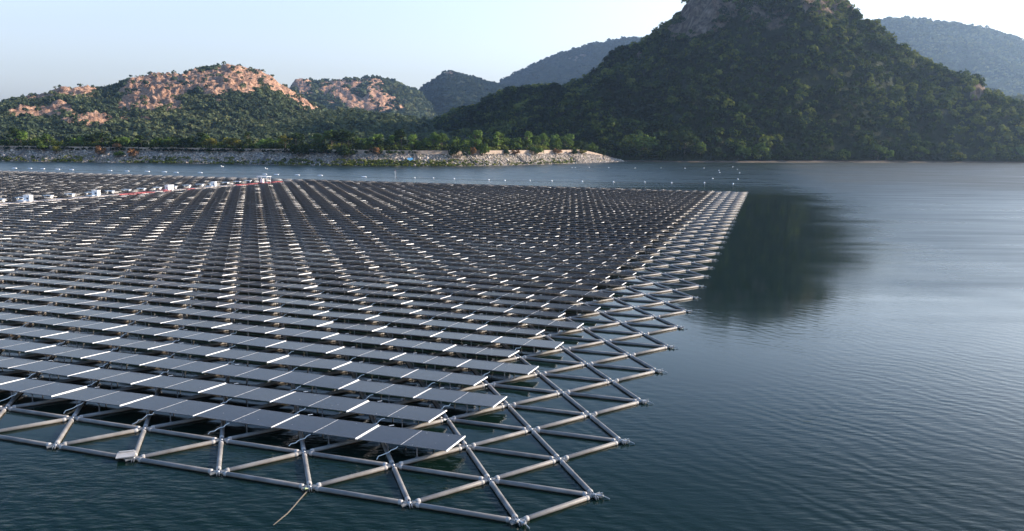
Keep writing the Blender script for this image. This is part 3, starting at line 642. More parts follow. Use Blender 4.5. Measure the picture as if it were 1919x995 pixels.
for n_, (px, h, kind, lf, off, wd) in enumerate(TR):
    i, q = shore_spot(px, off); kk = bank_h(i)/8.6
    o = plant(kind, lf, (q.x, q.y, 8.45*kk), h*1.08, wd)
    tag(o, '%s %s above the embankment wall, %s crown from left' % (CN[lf], {'tree': 'spreading tree', 'tall': 'upright tree', 'bush': 'rounded bush'}[kind], ordn(n_+1)),
        'bush' if kind == 'bush' else 'tree', 'trees and bushes along the embankment top')
# bushes growing on the slope itself
SB = [(95, 5.5, 'leaf_yellow', 9, 1.1, 'yellow green bush on the stone slope at far left'), (178, 7.0, 'leaf_dry', 7.5, .85, 'tall dry brown bush leaning on the slope, left of the other dry bushes'), (209, 5.5, 'leaf_dry', 13, 1.1, 'dry reddish bush at the wall between two other dry bushes'),
      (246, 6.2, 'leaf_dry', 6, .9, 'dry brown bush near the waterline at left'), (226, 4.5, 'leaf_mid', 6, 1.4, 'low green bush beside the dry bush near the waterline'), (64, 6.5, 'leaf_mid', 11, 1.1, 'leafy green bush hanging over the slope at far left'),
      (880, 10.5, 'leaf_dark', 8.5, 1.15, 'big dark green bush spreading over the wall and the pale slope'), (931, 9.5, 'leaf_mid', 10, .8, 'tall green bush on the slope right of the big dark one'), (912, 6, 'leaf_dry', 11, .9, 'small brown bush between two big green bushes on the slope'),
      (978, 4.5, 'leaf_dark', 11, 1., 'small dark bush in front of the sunlit wall'), (994, 4.5, 'leaf_dry', 10.5, 1.1, 'dry golden bush in front of the sunlit wall'), (1032, 7, 'leaf_mid', 10.5, 1.2, 'olive bush spilling over the sunlit wall'),
      (1074, 4.8, 'leaf_dry', 11, 1.2, 'dry golden grass clump under the wall near the spit'), (1104, 5, 'leaf_dark', 10, 1.25, 'dark round bush under the wall close to the spit'), (1120, 4.6, 'leaf_yellow', 10, 1.1, 'yellow green bush at the right end of the wall'),
      (550, 8.0, 'leaf_dark', 9, 1.3, 'dark bush covering the wall left of centre'), (600, 7, 'leaf_dark', 12, 1.4, 'dark bush on the wall left of the tilted tree'), (645, 9, 'leaf_dark', 8, 1., 'tall dark bush rooted low on the slope'), (712, 5, 'leaf_dry', 12, 1.2, 'brown bush on the wall above the blue tent'),
      (1160, 8, 'leaf_dark', 10, 1.0, 'dark bush where the wall meets the wooded hill')]
for px, h, lf, off, wd, lb in SB:
    i, q = shore_spot(px, off); kk = bank_h(i)/8.6
    z = float(np.interp(off, [r_[0] for r_ in PROF], [r_[1] for r_ in PROF]))*kk
    tag(plant('bush', lf, (q.x, q.y, z-.2), h, wd, 'bush'), lb, 'bush')
# distinct trees at the foot of the big hill
FT = [(1160, 9, 'tall', 'leaf_mid', 'slim green tree at the end of the embankment below the wooded hill'), (1203, 24, 'tree', 'leaf_mid', 'large rounded green tree standing at the left foot of the wooded hill'), (1180, 14, 'tree', 'leaf_dark', 'dark tree left of the large rounded tree at the hill foot'),
      (1232, 15, 'tree', 'leaf_dark', 'dark tree right of the large rounded tree at the hill foot'), (1283, 27, 'tree', 'leaf_dark', 'tallest tree at the foot of the wooded hill, broad olive crown'), (1312, 17, 'tree', 'leaf_mid', 'mid green tree right of the tallest shore tree'),
      (1345, 13, 'tree', 'leaf_dark', 'dark shore tree below the centre of the wooded hill'), (1390, 15, 'tree', 'leaf_mid', 'leafy shore tree in the shade of the wooded hill'), (1425, 17, 'tree', 'leaf_mid', 'bright topped tree low on the wooded hill'), (1470, 13, 'tree', 'leaf_dark', 'low dark tree at the water near the hill middle'),
      (1525, 13, 'tree', 'leaf_dark', 'round dark tree at the waterline right of the hill middle'), (1580, 12, 'tree', 'leaf_mid', 'small green tree overhanging the shore at the right'), (1645, 16, 'tree', 'leaf_mid', 'sunlit round tree at the waterline below the hill'), (1660, 12, 'tree', 'leaf_lime', 'pale tree beside the sunlit round tree at the waterline'),
      (1724, 15, 'tree', 'leaf_mid', 'broad tree at the right shore with a shaded left side'), (1790, 12, 'tree', 'leaf_yellow', 'olive tree above the sandy shore strip at the right'), (1850, 13, 'tree', 'leaf_mid', 'green tree on the right shore near the frame edge'), (1905, 17, 'tree', 'leaf_lime', 'pale lime tree at the far right end of the shore')]
br_ = dict(bigr)
for px, h, kind, lf, lb in FT:
    q = at(px, float(np.interp(px, [a_[0] for a_ in BIGSH], [a_[1] for a_ in BIGSH]))); d = Vector((q.x, q.y, 0)).normalized(); q = q+d*9
    tag(plant(kind, lf, (q.x, q.y, -h*.10), h, 1.15), lb, 'tree', 'trees at the foot of the wooded hill')

# drainage steps down the bank
for px, lb in ((28, 'leftmost'), (185, 'dry bush side'), (487, 'second'), (655, 'tree side'), (787, 'tent side'), (903, 'big bush side'), (992, 'sunlit'), (1092, 'rightmost')):
    i, q = shore_spot(px, 0)
    g = MB(); t = (SH[i+1]-SH[i]).normalized(); nst_ = 20
    o = empty('drain_steps', SH[i])
    for j in range(nst_):
        of = .5+j*12/nst_; z = float(np.interp(of, [r_[0] for r_ in PROF], [r_[1] for r_ in PROF]))*bank_h(i)/8.6
        c = bank_pt(i, of, z/(bank_h(i)/8.6)) - SH[i]; c.z = z+.28
        Mr = Matrix.Rotation(math.atan2(t.y, t.x), 3, 'Z'); g.box(c, (1.3, .72, .5), Mr)
    link('steps', g.mesh('steps', M['concrete']), o)
    g = MB()
    for sgn in (-1, 1):
        a_ = bank_pt(i, .5, .3)-SH[i]+t*sgn*.8; b_ = bank_pt(i, 12.5, 6.7)-SH[i]+t*sgn*.8; a_.z = .5; b_.z = 6.9*bank_h(i)/8.6+.3
        g.tube(a_, b_, .16, 6)
    link('kerb', g.mesh('kerb', M['concrete']), o)
    tag(o, {'leftmost': 'dark concrete drain steps at the far left of the bank', 'dry bush side': 'dark drain steps beside the tall dry bush', 'second': 'dark drain steps on the grey bank left of centre', 'tree side': 'drain steps below the tall dark bush',
            'tent side': 'dark drain steps right of the blue tent', 'big bush side': 'drain steps right below the big dark bush', 'sunlit': 'drain steps on the sunlit stones under the golden bush', 'rightmost': 'drain steps nearest the stony spit'}[lb], 'steps', 'drain steps on the embankment')
# blue tent
i, q = shore_spot(781, 6.2); z = 3.0
g = MB(); g.add([(-1.6, -1.2, 0), (1.6, -1.2, 0), (1.6, 1.2, 0), (-1.6, 1.2, 0), (-1.5, 0, 1.7), (1.5, 0, 1.7)], [(0, 1, 5, 4), (3, 4, 5, 2), (0, 4, 3), (1, 2, 5), (3, 2, 1, 0)])
tag(link('tent', g.mesh('tent', M['blue']), loc=(q.x, q.y, z), rz=.3), 'small blue tent pitched on the stone slope', 'tent')

# ------------------------------------------------------------------ floating raft
PIPE_R = .118; PZ = .065
def node(k, i): return lat((i+(k % 2)*.5)*A, k*HR, PZ)
XR = lambda k: 0                                     # node index at the right edge (x=0 on even rows, .5 on odd rows)
KMAX = 67
def on_frame(p, mx=60, my=60):
    q = pix(p); return q is not None and -mx < q[0] < 1919+mx and -40 < q[1] < 995+my
def pipe_ok(a, b_): return on_frame(a, 260, 160) or on_frame(b_, 260, 160)
pipes = []; nodes = []
for k in range(KMAX+1):
    for i in range(-66, 1):
        p = node(k, i)
        if on_frame(p, 260, 160): nodes.append((k, i, p))
        if i < 0:
            q = node(k, i+1)
            if pipe_ok(p, q): pipes.append((p, q, 'row', k, i))
        if k < KMAX:
            # towards upper right / upper left
            for di, nm in ((k % 2, 'right'), (k % 2-1, 'left')):
                if i+di > 0: continue
                q = node(k+1, i+di)
                if pipe_ok(p, q): pipes.append((p, q, nm, k, i))
def pipe_mesh(Lp, n):
    g = MB(); e = .36
    prof = [(PIPE_R*.6, e), (PIPE_R, e+.06), (PIPE_R, Lp-e-.06), (PIPE_R*.6, Lp-e)]
    g.lathe(prof, axis='x', n=n); return g
def cap_mesh(n):
    g = MB(); g.lathe([(.02, .0), (PIPE_R*.75, .0), (PIPE_R*1.04, .04), (PIPE_R*1.05, .17), (PIPE_R*.99, .18)], axis='x', n=n); return g
LROW = A; LDG = math.hypot(A/2, HR)
def score(a, b_):
    c = (a+b_)/2; q = pix(c)
    if q is None or not (0 < q[0] < 1919 and 0 < q[1] < 995): return -1
    hid = 1.
    lx = (CY*(c.x-OX)+SY*(c.y-OY))/A
    ly = (-SY*(c.x-OX)+CY*(c.y-OY))/HR
    if lx < -1.35 and ly > 1.4: hid = .12
    return hid*1000/q[2]
sc = sorted(range(len(pipes)), key=lambda j: -score(pipes[j][0], pipes[j][1]))
raft = empty('floating_raft', lat(0, 0, 0), 0)
tag(raft, 'triangular lattice of pale float pipes carrying the solar tables', 'raft')
near = set(sc[:100])
me_pipe = {nm: pipe_mesh(l, 20).mesh('pipe', M['pipe']) for nm, l in (('row', LROW), ('diag', LDG))}
me_cap = cap_mesh(20).mesh('end_cap', M['cap'])
RL = raft.location
for j in near:
    a_, b_, nm, k, i = pipes[j]; d = b_-a_
    o = link('pipe', me_pipe['row' if nm == 'row' else 'diag'], raft, a_-RL, math.atan2(d.y, d.x))
    c = link('end_cap', me_cap, o, (.36-.03, 0, 0)); c2 = link('end_cap', me_cap, o, (d.length-.33, 0, 0)); c2.rotation_euler = (0, 0, math.pi)
def bake(gens, placements):
    V = np.array(gens.v, np.float32); out = []; fs = []; n = len(V)
    quads = [f for f in gens.f if len(f) == 4]
    for t, (p, ang) in enumerate(placements):
        c, s = math.cos(ang), math.sin(ang)
        W = V.copy(); W[:, 0] = V[:, 0]*c-V[:, 1]*s+p[0]; W[:, 1] = V[:, 0]*s+V[:, 1]*c+p[1]; W[:, 2] += p[2]; out.append(W)
        fs.append(np.array(quads)+t*n)
    return np.concatenate(out), np.concatenate(fs)
PR = []; PD = []; PC = []
for j in range(len(pipes)):
    if j in near: continue
    a_, b_, nm, k, i = pipes[j]; d = b_-a_; an = math.atan2(d.y, d.x)
    (PR if nm == 'row' else PD).append((a_-RL, an))
    u = d.normalized(); PC.append((a_-RL+u*.33, an)); PC.append((b_-RL-u*.33, an+math.pi))
V1, F1 = bake(pipe_mesh(LROW, 10), PR); V2, F2 = bake(pipe_mesh(LDG, 10), PD)
tag(link('pipes', fast_mesh('pipes', np.concatenate([V1, V2]), np.concatenate([F1, F2+len(V1)]), M['pipe'], smooth=True), raft), kind='stuff')
V1, F1 = bake(cap_mesh(8), PC)
tag(link('end_caps', fast_mesh('end_caps', V1, F1, M['cap'], smooth=True), raft), kind='stuff')
# couplings at the nodes
def coupling():
    g = MB()
    g.lathe([(.001, -.08), (.07, -.08), (.08, 0), (.07, .09), (.001, .09)], n=8)
    for t in range(6):
        an = (0, math.atan2(HR, A/2), math.pi-math.atan2(HR, A/2), math.pi, math.pi+math.atan2(HR, A/2), -math.atan2(HR, A/2))[t]
        d = Vector((math.cos(an), math.sin(an), 0)); s_ = Vector((-d.y, d.x, 0))*.05
        for w_ in (-1, 1):
            a_, b_ = d*.08+s_*w_, d*.37+s_*w_
            g.box((a_+b_)/2+Vector((0, 0, .02)), (.32, .025, .09), Matrix.Rotation(an, 3, 'Z'))
    return g
cg = coupling(); me_c = cg.mesh('coupling', M['galv'])
nsc = sorted(nodes, key=lambda n_: -(lambda q, x: (1000/q[2] if q and 0 < q[0] < 1919 and 0 < q[1] < 995 else -1)*(.1 if (n_[1]+(n_[0] % 2)*.5 < -1.1 and n_[0] > 1) else 1))(pix(n_[2]), 0))
for k, i, p in nsc[:90]: link('coupling', me_c, raft, p-RL, ROT)
V1, F1 = bake(cg, [(p-RL, ROT) for k, i, p in nsc[90:]])
tag(link('couplings', fast_mesh('couplings', V1, F1, M['galv']), raft), kind='stuff')
# stub brackets on the outer right edge nodes
g = MB(); g.box((.22, 0, .05), (.42, .12, .07)); g.box((.34, .05, .12), (.10, .05, .12)); g.tube((.45, 0, .05), (.72, -.04, -.02), .022, 6); g.box((.05, -.12, .09), (.12, .12, .12))
me_s = g.mesh('stub_bracket', M['galv'])
for k in range(1, 41, 2): link('stub_bracket', me_s, raft, node(k, 0)-RL, ROT)
link('stub_bracket', me_s, raft, node(0, 0)-RL, ROT-.5)

# ------------------------------------------------------------------ solar tables
TW, TD, ZF, ZB = 4.86, 2.515, .76, .59
YF, YB = 1.035, 3.55
PIT = math.atan2(ZF-ZB, YB-YF)
Mt = Matrix.Rotation(-PIT, 3, 'X')
def tb(x, y, dz=0):                                   # table coordinates: x across, y 0..TD up the slope, from the front edge
    v = Mt @ Vector((0, y, dz)); return Vector((x, v.y, v.z))
LENS = math.hypot(YB-YF, ZF-ZB)
def panel_geo(x0, x1):
    g = MB(); th = .035
    g.add([tb(x0, 0), tb(x1, 0), tb(x1, LENS), tb(x0, LENS)], [(0, 1, 2, 3)], 0)
    g.add([tb(x0, 0, -.01), tb(x1, 0, -.01), tb(x1, LENS, -.01), tb(x0, LENS, -.01)], [(3, 2, 1, 0)], 1)
    return g
def bar(g, a_, b_, w_, h_, mi=0):
    d = b_-a_; c = (a_+b_)/2; L_ = d.length; x = d.normalized(); z = Mt @ Vector((0, 0, 1)); y = z.cross(x)
    Mx = Matrix((x, y, z)).transposed(); g.box(c, (L_, w_, h_), Mx, mi)
def frame_geo(x0, x1):
    g = MB(); e = .022
    for ya, yb in ((.011, .011), (LENS-.011, LENS-.011)):
        bar(g, tb(x0, ya, -.012), tb(x1, yb, -.012), e, .034 if ya != LENS/2 else .028)
    return g
def side_geo(x0, x1):
    g = MB()
    bar(g, tb(x0+.008, .0, -.012), tb(x0+.008, LENS, -.012), .012, .030); bar(g, tb(x1-.008, .0, -.012), tb(x1-.008, LENS, -.012), .012, .030); return g
H2 = TW/2
xs = [(-H2, -.008), (.008, H2)]
# joined frame: dark front/back bars plus light side bars
def full_frame(x0, x1):
    g = frame_geo(x0+.01, x1-.01); s_ = side_geo(x0, x1); b0 = len(g.v); s_.m = [1 if (i < 6) == (x0 > 0) else 0 for i in range(len(s_.m))]
    g.v += s_.v; g.f += [[q+b0 for q in f] for f in s_.f]; g.m += [1]*len(s_.m); g.sm += s_.sm; return g
P_me = [panel_geo(*x).mesh('panel', [M['glass'], M['back']]) for x in xs]
F_me = [full_frame(*x).mesh('frame', [M['frame'], M['seam']]) for x in xs]
def end_rail_geo():
    g = MB(); bar(g, tb(H2+.03, -.01, -.03), tb(H2+.03, LENS+.01, -.03), .024, .075); return g
def end_rail_l():
    g = MB(); bar(g, tb(-H2-.02, .0, -.02), tb(-H2-.02, LENS, -.02), .012, .05); return g
def purlin_geo(y):
    g = MB(); bar(g, tb(-H2+.05, y, -.075), tb(H2-.05, y, -.075), .06, .07); return g
def leg_geo(x, y):
    g = MB(); t = tb(x, y, -.09); g.tube(t, (x, t.y, -ZF-.02), .032, 8); g.box((x, t.y, t.z), (.12, .12, .03)); g.box((x, t.y, -ZF+.14), (.16, .16, .03)); return g
er_me, el_me = end_rail_geo().mesh('end_rail', M['alu']), end_rail_l().mesh('left_rail', M['alu'])
pu_me = [purlin_geo(y).mesh('purlin', M['leg']) for y in (.28, LENS-.28)]
LG = [(-TW/6, .14), (TW/6, .14), (-TW/6, LENS-.3), (TW/6, LENS-.3)]
lg_me = [leg_geo(*q).mesh('leg', M['leg']) for q in LG]
def cable_geo(seed):
    r_ = random.Random(seed); g = MB(); p0 = Vector((-.15, -.04, -.1)); q = p0.copy(); n_ = 7
    for j in range(n_):
        t = (j+1)/n_; nx = Vector((-.15-.95*t+r_.uniform(-.07, .07), -.04-.6*t+r_.uniform(-.06, .06), -.1-.56*t+r_.uniform(-.05, .05))); g.tube(q, nx, .022, 6); q = nx
    return g
cb_me = [cable_geo(s).mesh('cable', M['cable']) for s in range(4)]
clip_g = MB(); bar(clip_g, tb(-H2+.5, LENS+.02, .03), tb(-H2+.72, LENS+.16, .05), .05, .02)
clip_me = clip_g.mesh('clip', M['alu'])

tables = []
for k in range(1, 65):
    xr = -1.515 if k % 2 else -2.01
    rightend = xr
    for c in range(0, 62):
        x = (xr-c)
        if -31.9 < x < -30.35: continue               # walkway corridor
        if x < -31 and k > 62: continue
        loc = lat(x*A, k*HR+YF, ZF)
        ctr = lat(x*A, k*HR+YF+1.2, .65)
        if not (on_frame(ctr, 220, 60)): continue
        q = pix(ctr); vis = 0 < q[0] < 1919 and 0 < q[1] < 995
        tables.append((k, c, loc, q[2], vis or (on_frame(ctr, 40, 30))))
tables.sort(key=lambda t: (not t[4], t[3]))
NEAR, FAR = tables[:300], tables[300:]
rightmost = {}
GR = 'solar tables fixed in rows on the floating raft'
for (k, c, loc, d, vis) in NEAR:
    o = empty('solar_table', loc, ROT)
    wh = 'at the right end of row %d counted from the front' % k if c == 0 else ('%s from the right end in row %d counted from the front' % (ordn(c+1), k))
    if k == 1: wh = 'at the right end of the front row' if c == 0 else '%s from the right end of the front row' % ordn(c+1)
    tag(o, 'dark two-panel solar table, %s' % wh, 'solar panel', GR)
    dz = random.uniform(-.006, .006); o.rotation_euler = (random.gauss(0, .007), random.gauss(0, .006), ROT)
    for j in range(2):
        pn = link('panel', P_me[j], o); link('frame', F_me[j], pn)
    link('end_rail', er_me, o); link('left_rail', el_me, o)
    for q in pu_me: link('purlin', q, o)
    for q in lg_me: link('leg', q, o)
    if k <= 12 and random.random() < .8: link('cable', random.choice(cb_me), o)
    if random.random() < .5: link('clip', clip_me, o)
# the remaining tables as one body
def merged(geos):
    V, Fs, Ms = [], [], []; b0 = 0
    for g, remap in geos:
        V += g.v
        for f, mi in zip(g.f, g.m):
            if len(f) == 4: Fs.append([q+b0 for q in f]); Ms.append(remap[mi])
        b0 += len(g.v)
    return np.array([tuple(v) for v in V], np.float32), np.array(Fs), np.array(Ms)
def leg_simple(x, y):
    g = MB(); t = tb(x, y, -.09); g.tube(t, (x, t.y, -ZF), .035, 5, caps=False); return g
geos = [(panel_geo(*xs[0]), [0, 1]), (panel_geo(*xs[1]), [0, 1]), (full_frame(*xs[0]), [2, 2]), (full_frame(*xs[1]), [2, 2]), (end_rail_geo(), [3]), (end_rail_l(), [4]), (purlin_geo(.28), [4])] + [(leg_simple(*q), [4]) for q in LG]
V0, F0, M0 = merged(geos)
n_t = len(FAR); V0h = V0.copy()
locs = np.array([tuple(t[2]) for t in FAR], np.float32)
tx = RNG.normal(size=n_t)*.007; ty = RNG.normal(size=n_t)*.006
W = np.repeat(V0[None], n_t, 0)
W[..., 2] += V0[None, :, 1]*tx[:, None] + V0[None, :, 0]*ty[:, None]
c, s = math.cos(ROT), math.sin(ROT)
X_, Y_ = W[..., 0]*c-W[..., 1]*s, W[..., 0]*s+W[..., 1]*c
W[..., 0] = X_+locs[:, None, 0]; W[..., 1] = Y_+locs[:, None, 1]; W[..., 2] += locs[:, None, 2]
FF = (F0[None]+len(V0)*np.arange(n_t)[:, None, None]).reshape(-1, 4)
tag(link('solar_tables', fast_mesh('solar_tables', W.reshape(-1, 3), FF, [M['glass'], M['back'], M['frame'], M['alu'], M['leg']], matidx=np.tile(M0, n_t))),
    'the many far rows of dark solar tables receding to the back of the raft', 'solar panels', GR, 'stuff')

# ------------------------------------------------------------------ walkway and its boxes
wy0, wy1 = 14*A, 42.6*A; wx = -31.05*A
walk = empty('walkway', lat(wx, wy0, .35), ROT)
tag(walk, 'long narrow service walkway crossing the solar array, grey deck with red stretches', 'walkway')
ns = 44; stp = (wy1-wy0)/ns
reds = {7, 8, 21, 22, 23, 24, 26, 29, 36, 37, 38, 39, 40, 41, 42, 43}
g = MB(); g.box((0, stp/2, 0), (2.2, stp*.94, .12)); 
for j in range(5): g.box((0, stp*(j+.5)/5, .075), (2.0, .12, .03))
for sx in (-.8, .8): g.tube((sx, .2, -.2), (sx, stp-.2, -.2), .16, 8)
me_d = {n_: g.mesh('deck_section', M[n_]) for n_ in ('deck', 'red')}
for j in range(ns):
    o = link('deck_section', me_d['red' if j in reds else 'deck'], walk, (0, j*stp, 0))
    if j in reds: o['label'] = 'red deck section'
# light cable trays on the left of the walkway
trays = [(5, 377.5), (42, 375), (77, 372), (128, 368), (170, 365), (202, 362), (243, 359.3), (277, 357), (308, 355), (337, 352.7), (367, 350.5), (394, 348.6), (420, 346.8), (443, 345), (467, 343.2), (490, 341.5), (510, 340)]
g = MB(); g.box((0, 0, 0), (2.6, .9, .10)); g.box((0, -.43, .08), (2.6, .05, .12)); g.box((0, .43, .08), (2.6, .05, .12)); g.box((1.0, 0, -.3), (.1, .6, .6)); g.box((-1.0, 0, -.3), (.1, .6, .6))
me_t = g.mesh('cable_tray', M['white'])
for n_, (px, py) in enumerate(trays):
    q = at(px, py, .95)
    ly = -SY*(q.x-OX)+CY*(q.y-OY)
    tag(link('cable_tray', me_t, loc=lat(-32.05*A, ly, .95), rz=ROT), 'white flat cable tray beside the walkway, %s from the left' % ordn(n_+1), 'cable tray', 'white trays along the walkway')
# white cabinets
def cabinet(px, py, w_, h_, label, red=False):
    q = at(px, py, .4); ly = -SY*(q.x-OX)+CY*(q.y-OY)
    o = empty('equipment_cabinet', lat(-31.05*A, ly, .45), ROT)
    g = MB(); g.box((0, 0, h_/2+.15), (w_, .9, h_)); g.box((0, 0, h_+.19), (w_+.14, 1.1, .08))
    g.box((0, 0, .08), (w_*.9, .8, .14)); link('body', g.mesh('body', M['white']), o)
    g = MB()
    for sx in (-1, 1): g.box((sx*w_*.24, -.462, h_*.5+.15), (w_*.42, .02, h_*.82))
    d_ = link('door', g.mesh('door', M['white']), o)
    g = MB(); g.box((.12, -.485, h_*.5), (.03, .03, .25)); link('handle', g.mesh('handle', M['dark']), d_)
    g = MB(); g.box((w_*.15, -.476, h_*.42+.15), (w_*.28, .012, h_*.34)); link('vent', g.mesh('vent', M['dark']), o)
    g = MB(); g.box((-.9, -.9, .1), (2.4, 1.2, .12)); link('base_float', g.mesh('base_float', M['red' if red else 'white']), o)
    tag(o, label, 'cabinet', 'equipment cabinets on the walkway')
cabinet(92, 379, 1.95, 1.2, 'white equipment cabinet on the walkway, leftmost of them, on a white float')
cabinet(216, 368.5, 1.87, 1.2, 'white equipment cabinet on the walkway, second from the left')
cabinet(347, 357.5, 1.19, 1.2, 'white cabinet on a red float, left one of the close pair', True)
cabinet(354, 357, 1.19, 1.2, 'white cabinet on a red float, right one of the close pair', True)
cabinet(434, 350.5, 1.61, 1.2, 'white equipment cabinet on the walkway just right of the close pair')
# white shelter at the end of the walkway
q = at(527, 344, .4); ly = -SY*(q.x-OX)+CY*(q.y-OY)
o = empty('canopy_shelter', lat(-30.6*A, ly, .45), ROT)
g = MB(); g.box((0, 0, 2.2), (4.2, 2.4, .12)); g.box((0, -1.15, 2.1), (4.2, .1, .25)); link('roof', g.mesh('roof', M['white']), o)
for sx in (-1.8, 1.8):
    for sy in (-1, 1):
        g = MB(); g.tube((sx, sy, 0), (sx, sy, 2.16), .07, 8); link('post', g.mesh('post', M['white']), o)
g = MB(); g.box((-.9, .2, .7), (1.0, .8, 1.3)); link('cabinet', g.mesh('cabinet', M['white']), o)
g = MB(); g.box((.4, -.2, .08), (3.6, 2.2, .12)); link('base_float', g.mesh('base_float', M['red']), o)
tag(o, 'small white roofed shelter with a cabinet at the far end of the walkway', 'shelter')

# ------------------------------------------------------------------ floats, buoys, markers
FL = [(27, 316), (56, 316.5), (80, 317), (108, 318), (134, 319), (206, 320.5), (238, 321.5), (276, 322), (308, 323), (330, 324), (375, 324.5), (496, 327.5), (518, 328), (557, 328.8), (600, 329.5), (682, 332.5)]
g = MB(); g.lathe([(.01, -1.0), (.24, -.95), (.30, -.75), (.30, .75), (.24, .95), (.01, 1.0)], axis='x', n=14); g.tube((-1.25, 0, 0), (-.95, 0, 0), .05, 6); g.tube((.95, 0, 0), (1.25, 0, 0), .05, 6)
me_f = g.mesh('boom_float', M['white'])
for n_, q in enumerate(FL):
    p_ = at(*q); tag(link('boom_float', me_f, loc=(p_.x, p_.y, .12), rz=random.uniform(-.15, .15)-.1), 'white sausage float on the boom line behind the array, %s from the left' % ordn(n_+1), 'float', 'white floats of the boom line')
BU = [(777, 334), (812, 334.5), (851, 336), (916, 338), (946, 339), (993, 339), (1034, 340), (1091, 341), (1149.5, 342), (1208, 342), (1258.4, 343.5), (1320, 343.5), (1373.7, 345.5)]
g = MB(); g.lathe([(.01, -.30), (.2, -.24), (.30, 0), (.26, .18), (.15, .29), (.05, .34), (.04, .42), (.01, .44)], n=14)
me_b = g.mesh('buoy', M['white'])
for n_, q in enumerate(BU):
    p_ = at(*q); tag(link('buoy', me_b, loc=(p_.x, p_.y, .12), rz=random.random()*6), 'round white buoy in the line just behind the array, %s from the left' % ordn(n_+1), 'buoy', 'white buoys behind the array')
BU2 = [(1072, 314.5), (1078, 314.6), (1104, 314.2), (1140.6, 314.4), (1190, 315), (1238.6, 315.2), (1283.6, 315.8), (1319, 315.9), (1347, 319.7), (1348.5, 323.7), (1373, 313.4), (1381.8, 318), (1386, 324.5), (1335.6, 335.5), (1382.6, 336.5)]
for n_, q in enumerate(sorted(BU2)):
    p_ = at(*q); o = link('buoy', me_b, loc=(p_.x, p_.y, .1), rz=random.random()*6); o.scale = (1.0,)*3
    tag(o, 'small white buoy out near the wooded shore, %s from the left of the far group' % ordn(n_+1), 'buoy', 'far buoys near the wooded shore')
# lines between the floats
def line(name, pts, r, lb, mt='rope'):
    g = MB()
    for a_, b_ in zip(pts, pts[1:]): g.tube(a_, b_, r, 5)
    o = link(name, g.mesh(name, M[mt])); tag(o, lb, 'rope'); return o
line('boom_rope', [at(*q, .05) for q in FL+BU], .035, 'thin rope joining the white floats and buoys behind the array')
# marker post
p_ = at(740.5, 334.5); o = empty('marker_post', p_)
g = MB(); g.tube((0, 0, -1), (0, 0, 3.2), .06, 8); link('post', g.mesh('post', M['white']), o)
g = MB(); g.tube((.5, 0, -1), (.62, 0, 2.8), .05, 8); link('stake', g.mesh('stake', M['leg']), o)
g = MB(); g.box((0, 0, 3.2), (.3, .1, .3)); link('top_mark', g.mesh('top_mark', M['red']), o)
tag(o, 'thin white marker post standing in the water behind the array', 'post')
def bird(px, py, z, lb, s_=1.):
    p_ = at(px, py, z); g = MB()
    g.lathe([(.01, -.45), (.12, -.3), (.17, 0), (.12, .28), (.08, .4), (.1, .5), (.06, .6), (.01, .66)], axis='x', n=10)
    g.add([(-.15, .1, .05), (.2, .1, .05), (.1, 1.1, .45), (-.2, 1.0, .42)], [(0, 1, 2, 3)]); g.add([(-.15, -.1, .05), (.2, -.1, .05), (.1, -1.1, .45), (-.2, -1.0, .42)], [(3, 2, 1, 0)])
    g.add([(-.15, .1, .02), (.2, .1, .02), (.1, 1.1, .42), (-.2, 1.0, .39)], [(3, 2, 1, 0)]); g.add([(-.15, -.1, .02), (.2, -.1, .02), (.1, -1.1, .42), (-.2, -1.0, .39)], [(0, 1, 2, 3)])
    g.add([(-.4, -.03, 0), (-.7, -.12, .02), (-.7, .12, .02), (-.4, .03, 0)], [(0, 1, 2, 3)])
    o = link('bird', g.mesh('bird', M['bird']), loc=p_, rz=.7); o.scale = (s_,)*3; tag(o, lb, 'bird')
bird(416.5, 312.3, 1.5, 'white bird flying low over the water by the left bank', 1.2)
bird(499, 316.3, 1.0, 'white bird over the water above the row of floats', 1.2)

# ------------------------------------------------------------------ foreground oddments
g = MB(); g.box((0, 0, 0), (.85, .75, .05)); g.box((0, .3, .05), (.7, .12, .06))
q = at(236, 852, .22); tag(link('float_plate', g.mesh('float_plate', M['cap']), loc=q, rz=.35), 'loose white plate lying on the front pipe at the left', 'plate')
n0 = node(0, -2)
o = empty('mooring_rope', n0)
e = at(512, 984, 0)-n0
g = MB(); pts = [Vector((.0, -.15, -.02)), e*.15+Vector((0, 0, -.045)), e*.35+Vector((.03, 0, -.042)), e*.5+Vector((.07, 0, -.035)), e*.7+Vector((.1, 0, -.022)), e*.85+Vector((.05, 0, -.012)), e+Vector((0, 0, -.02))]
for a_, b_ in zip(pts, pts[1:]): g.tube(a_, b_, .035, 8)
link('line', g.mesh('line', M['rope']), o)
g = MB(); g.tube((-.12, -.2, .0), (-.16, -.32, .12), .05, 8); g.tube((-.16, -.3, .1), (-.02, -.2, .03), .035, 8); link('tie', g.mesh('tie', M['lime']), o)
tag(o, 'thin mooring rope with a lime tie running from the front edge into the water', 'rope')

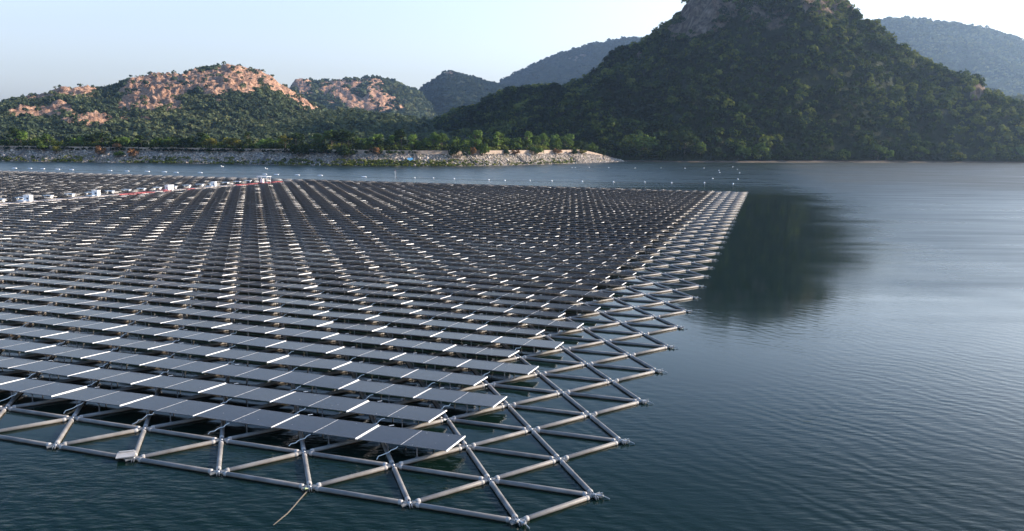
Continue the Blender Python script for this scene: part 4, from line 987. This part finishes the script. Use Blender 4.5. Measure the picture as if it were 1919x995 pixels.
# ------------------------------------------------------------------ light, sky, air
SUN_AZ, SUN_EL = R(74), R(20)
sd = Vector((math.sin(SUN_AZ)*math.cos(SUN_EL), math.cos(SUN_AZ)*math.cos(SUN_EL), math.sin(SUN_EL)))
sl = bpy.data.lights.new('sun', 'SUN'); sl.energy = 5.0; sl.angle = R(.6); sl.color = (1, .84, .67)
so = bpy.data.objects.new('sun', sl); COL.objects.link(so); so.rotation_euler = sd.to_track_quat('Z', 'Y').to_euler(); so.location = (200, 0, 400)
w = bpy.data.worlds.new('World'); S.world = w; w.use_nodes = True; nt = w.node_tree
sky = nt.nodes.new('ShaderNodeTexSky'); sky.sky_type = 'NISHITA'; sky.sun_disc = False; sky.sun_elevation = SUN_EL; sky.sun_rotation = SUN_AZ
sky.air_density = 1.0; sky.dust_density = 2.2; sky.ozone_density = 3.0; sky.altitude = 100
bg = nt.nodes['Background']; bg.inputs[1].default_value = .115; sky.altitude = 0
hs = nt.nodes.new('ShaderNodeHueSaturation'); hs.inputs['Value'].default_value = 1.38   # a dusty, pale air
tc = nt.nodes.new('ShaderNodeTexCoord'); sx = nt.nodes.new('ShaderNodeSeparateXYZ'); L(nt, tc.outputs['Generated'], sx.inputs[0])
ms = N(nt, 'ShaderNodeMapRange'); L(nt, sx.outputs[2], ms.inputs[0]); ms.inputs[1].default_value = .05; ms.inputs[2].default_value = .42; ms.inputs[3].default_value = .30; ms.inputs[4].default_value = 1.2; L(nt, ms.outputs[0], hs.inputs['Saturation'])
L(nt, sky.outputs[0], hs.inputs['Color']); L(nt, hs.outputs[0], bg.inputs[0])
HAZE = True
if HAZE:
    g = MB(); g.box((0, 2400, 396.5), (9000, 6600, 807))
    mh = bpy.data.materials.new('haze'); mh.use_nodes = True; nt = mh.node_tree; nt.nodes.clear()
    out = nt.nodes.new('ShaderNodeOutputMaterial'); pv = nt.nodes.new('ShaderNodeVolumePrincipled')
    pv.inputs['Color'].default_value = (.46, .68, 1, 1); pv.inputs['Density'].default_value = .00007; pv.inputs['Anisotropy'].default_value = .6
    L(nt, pv.outputs[0], out.inputs['Volume'])
    tag(link('haze', g.mesh('haze', mh)), kind='stuff')
S.view_settings.view_transform = 'Standard'; S.view_settings.look = 'None'; S.view_settings.exposure = 1.12; S.view_settings.gamma = 1
S.render.engine = 'CYCLES'
S.cycles.volume_bounces = 0; S.cycles.max_bounces = 6; S.cycles.transparent_max_bounces = 8
print('tables', len(tables), 'pipes', len(pipes), 'nodes', len(nodes), 'objects', len(bpy.data.objects))
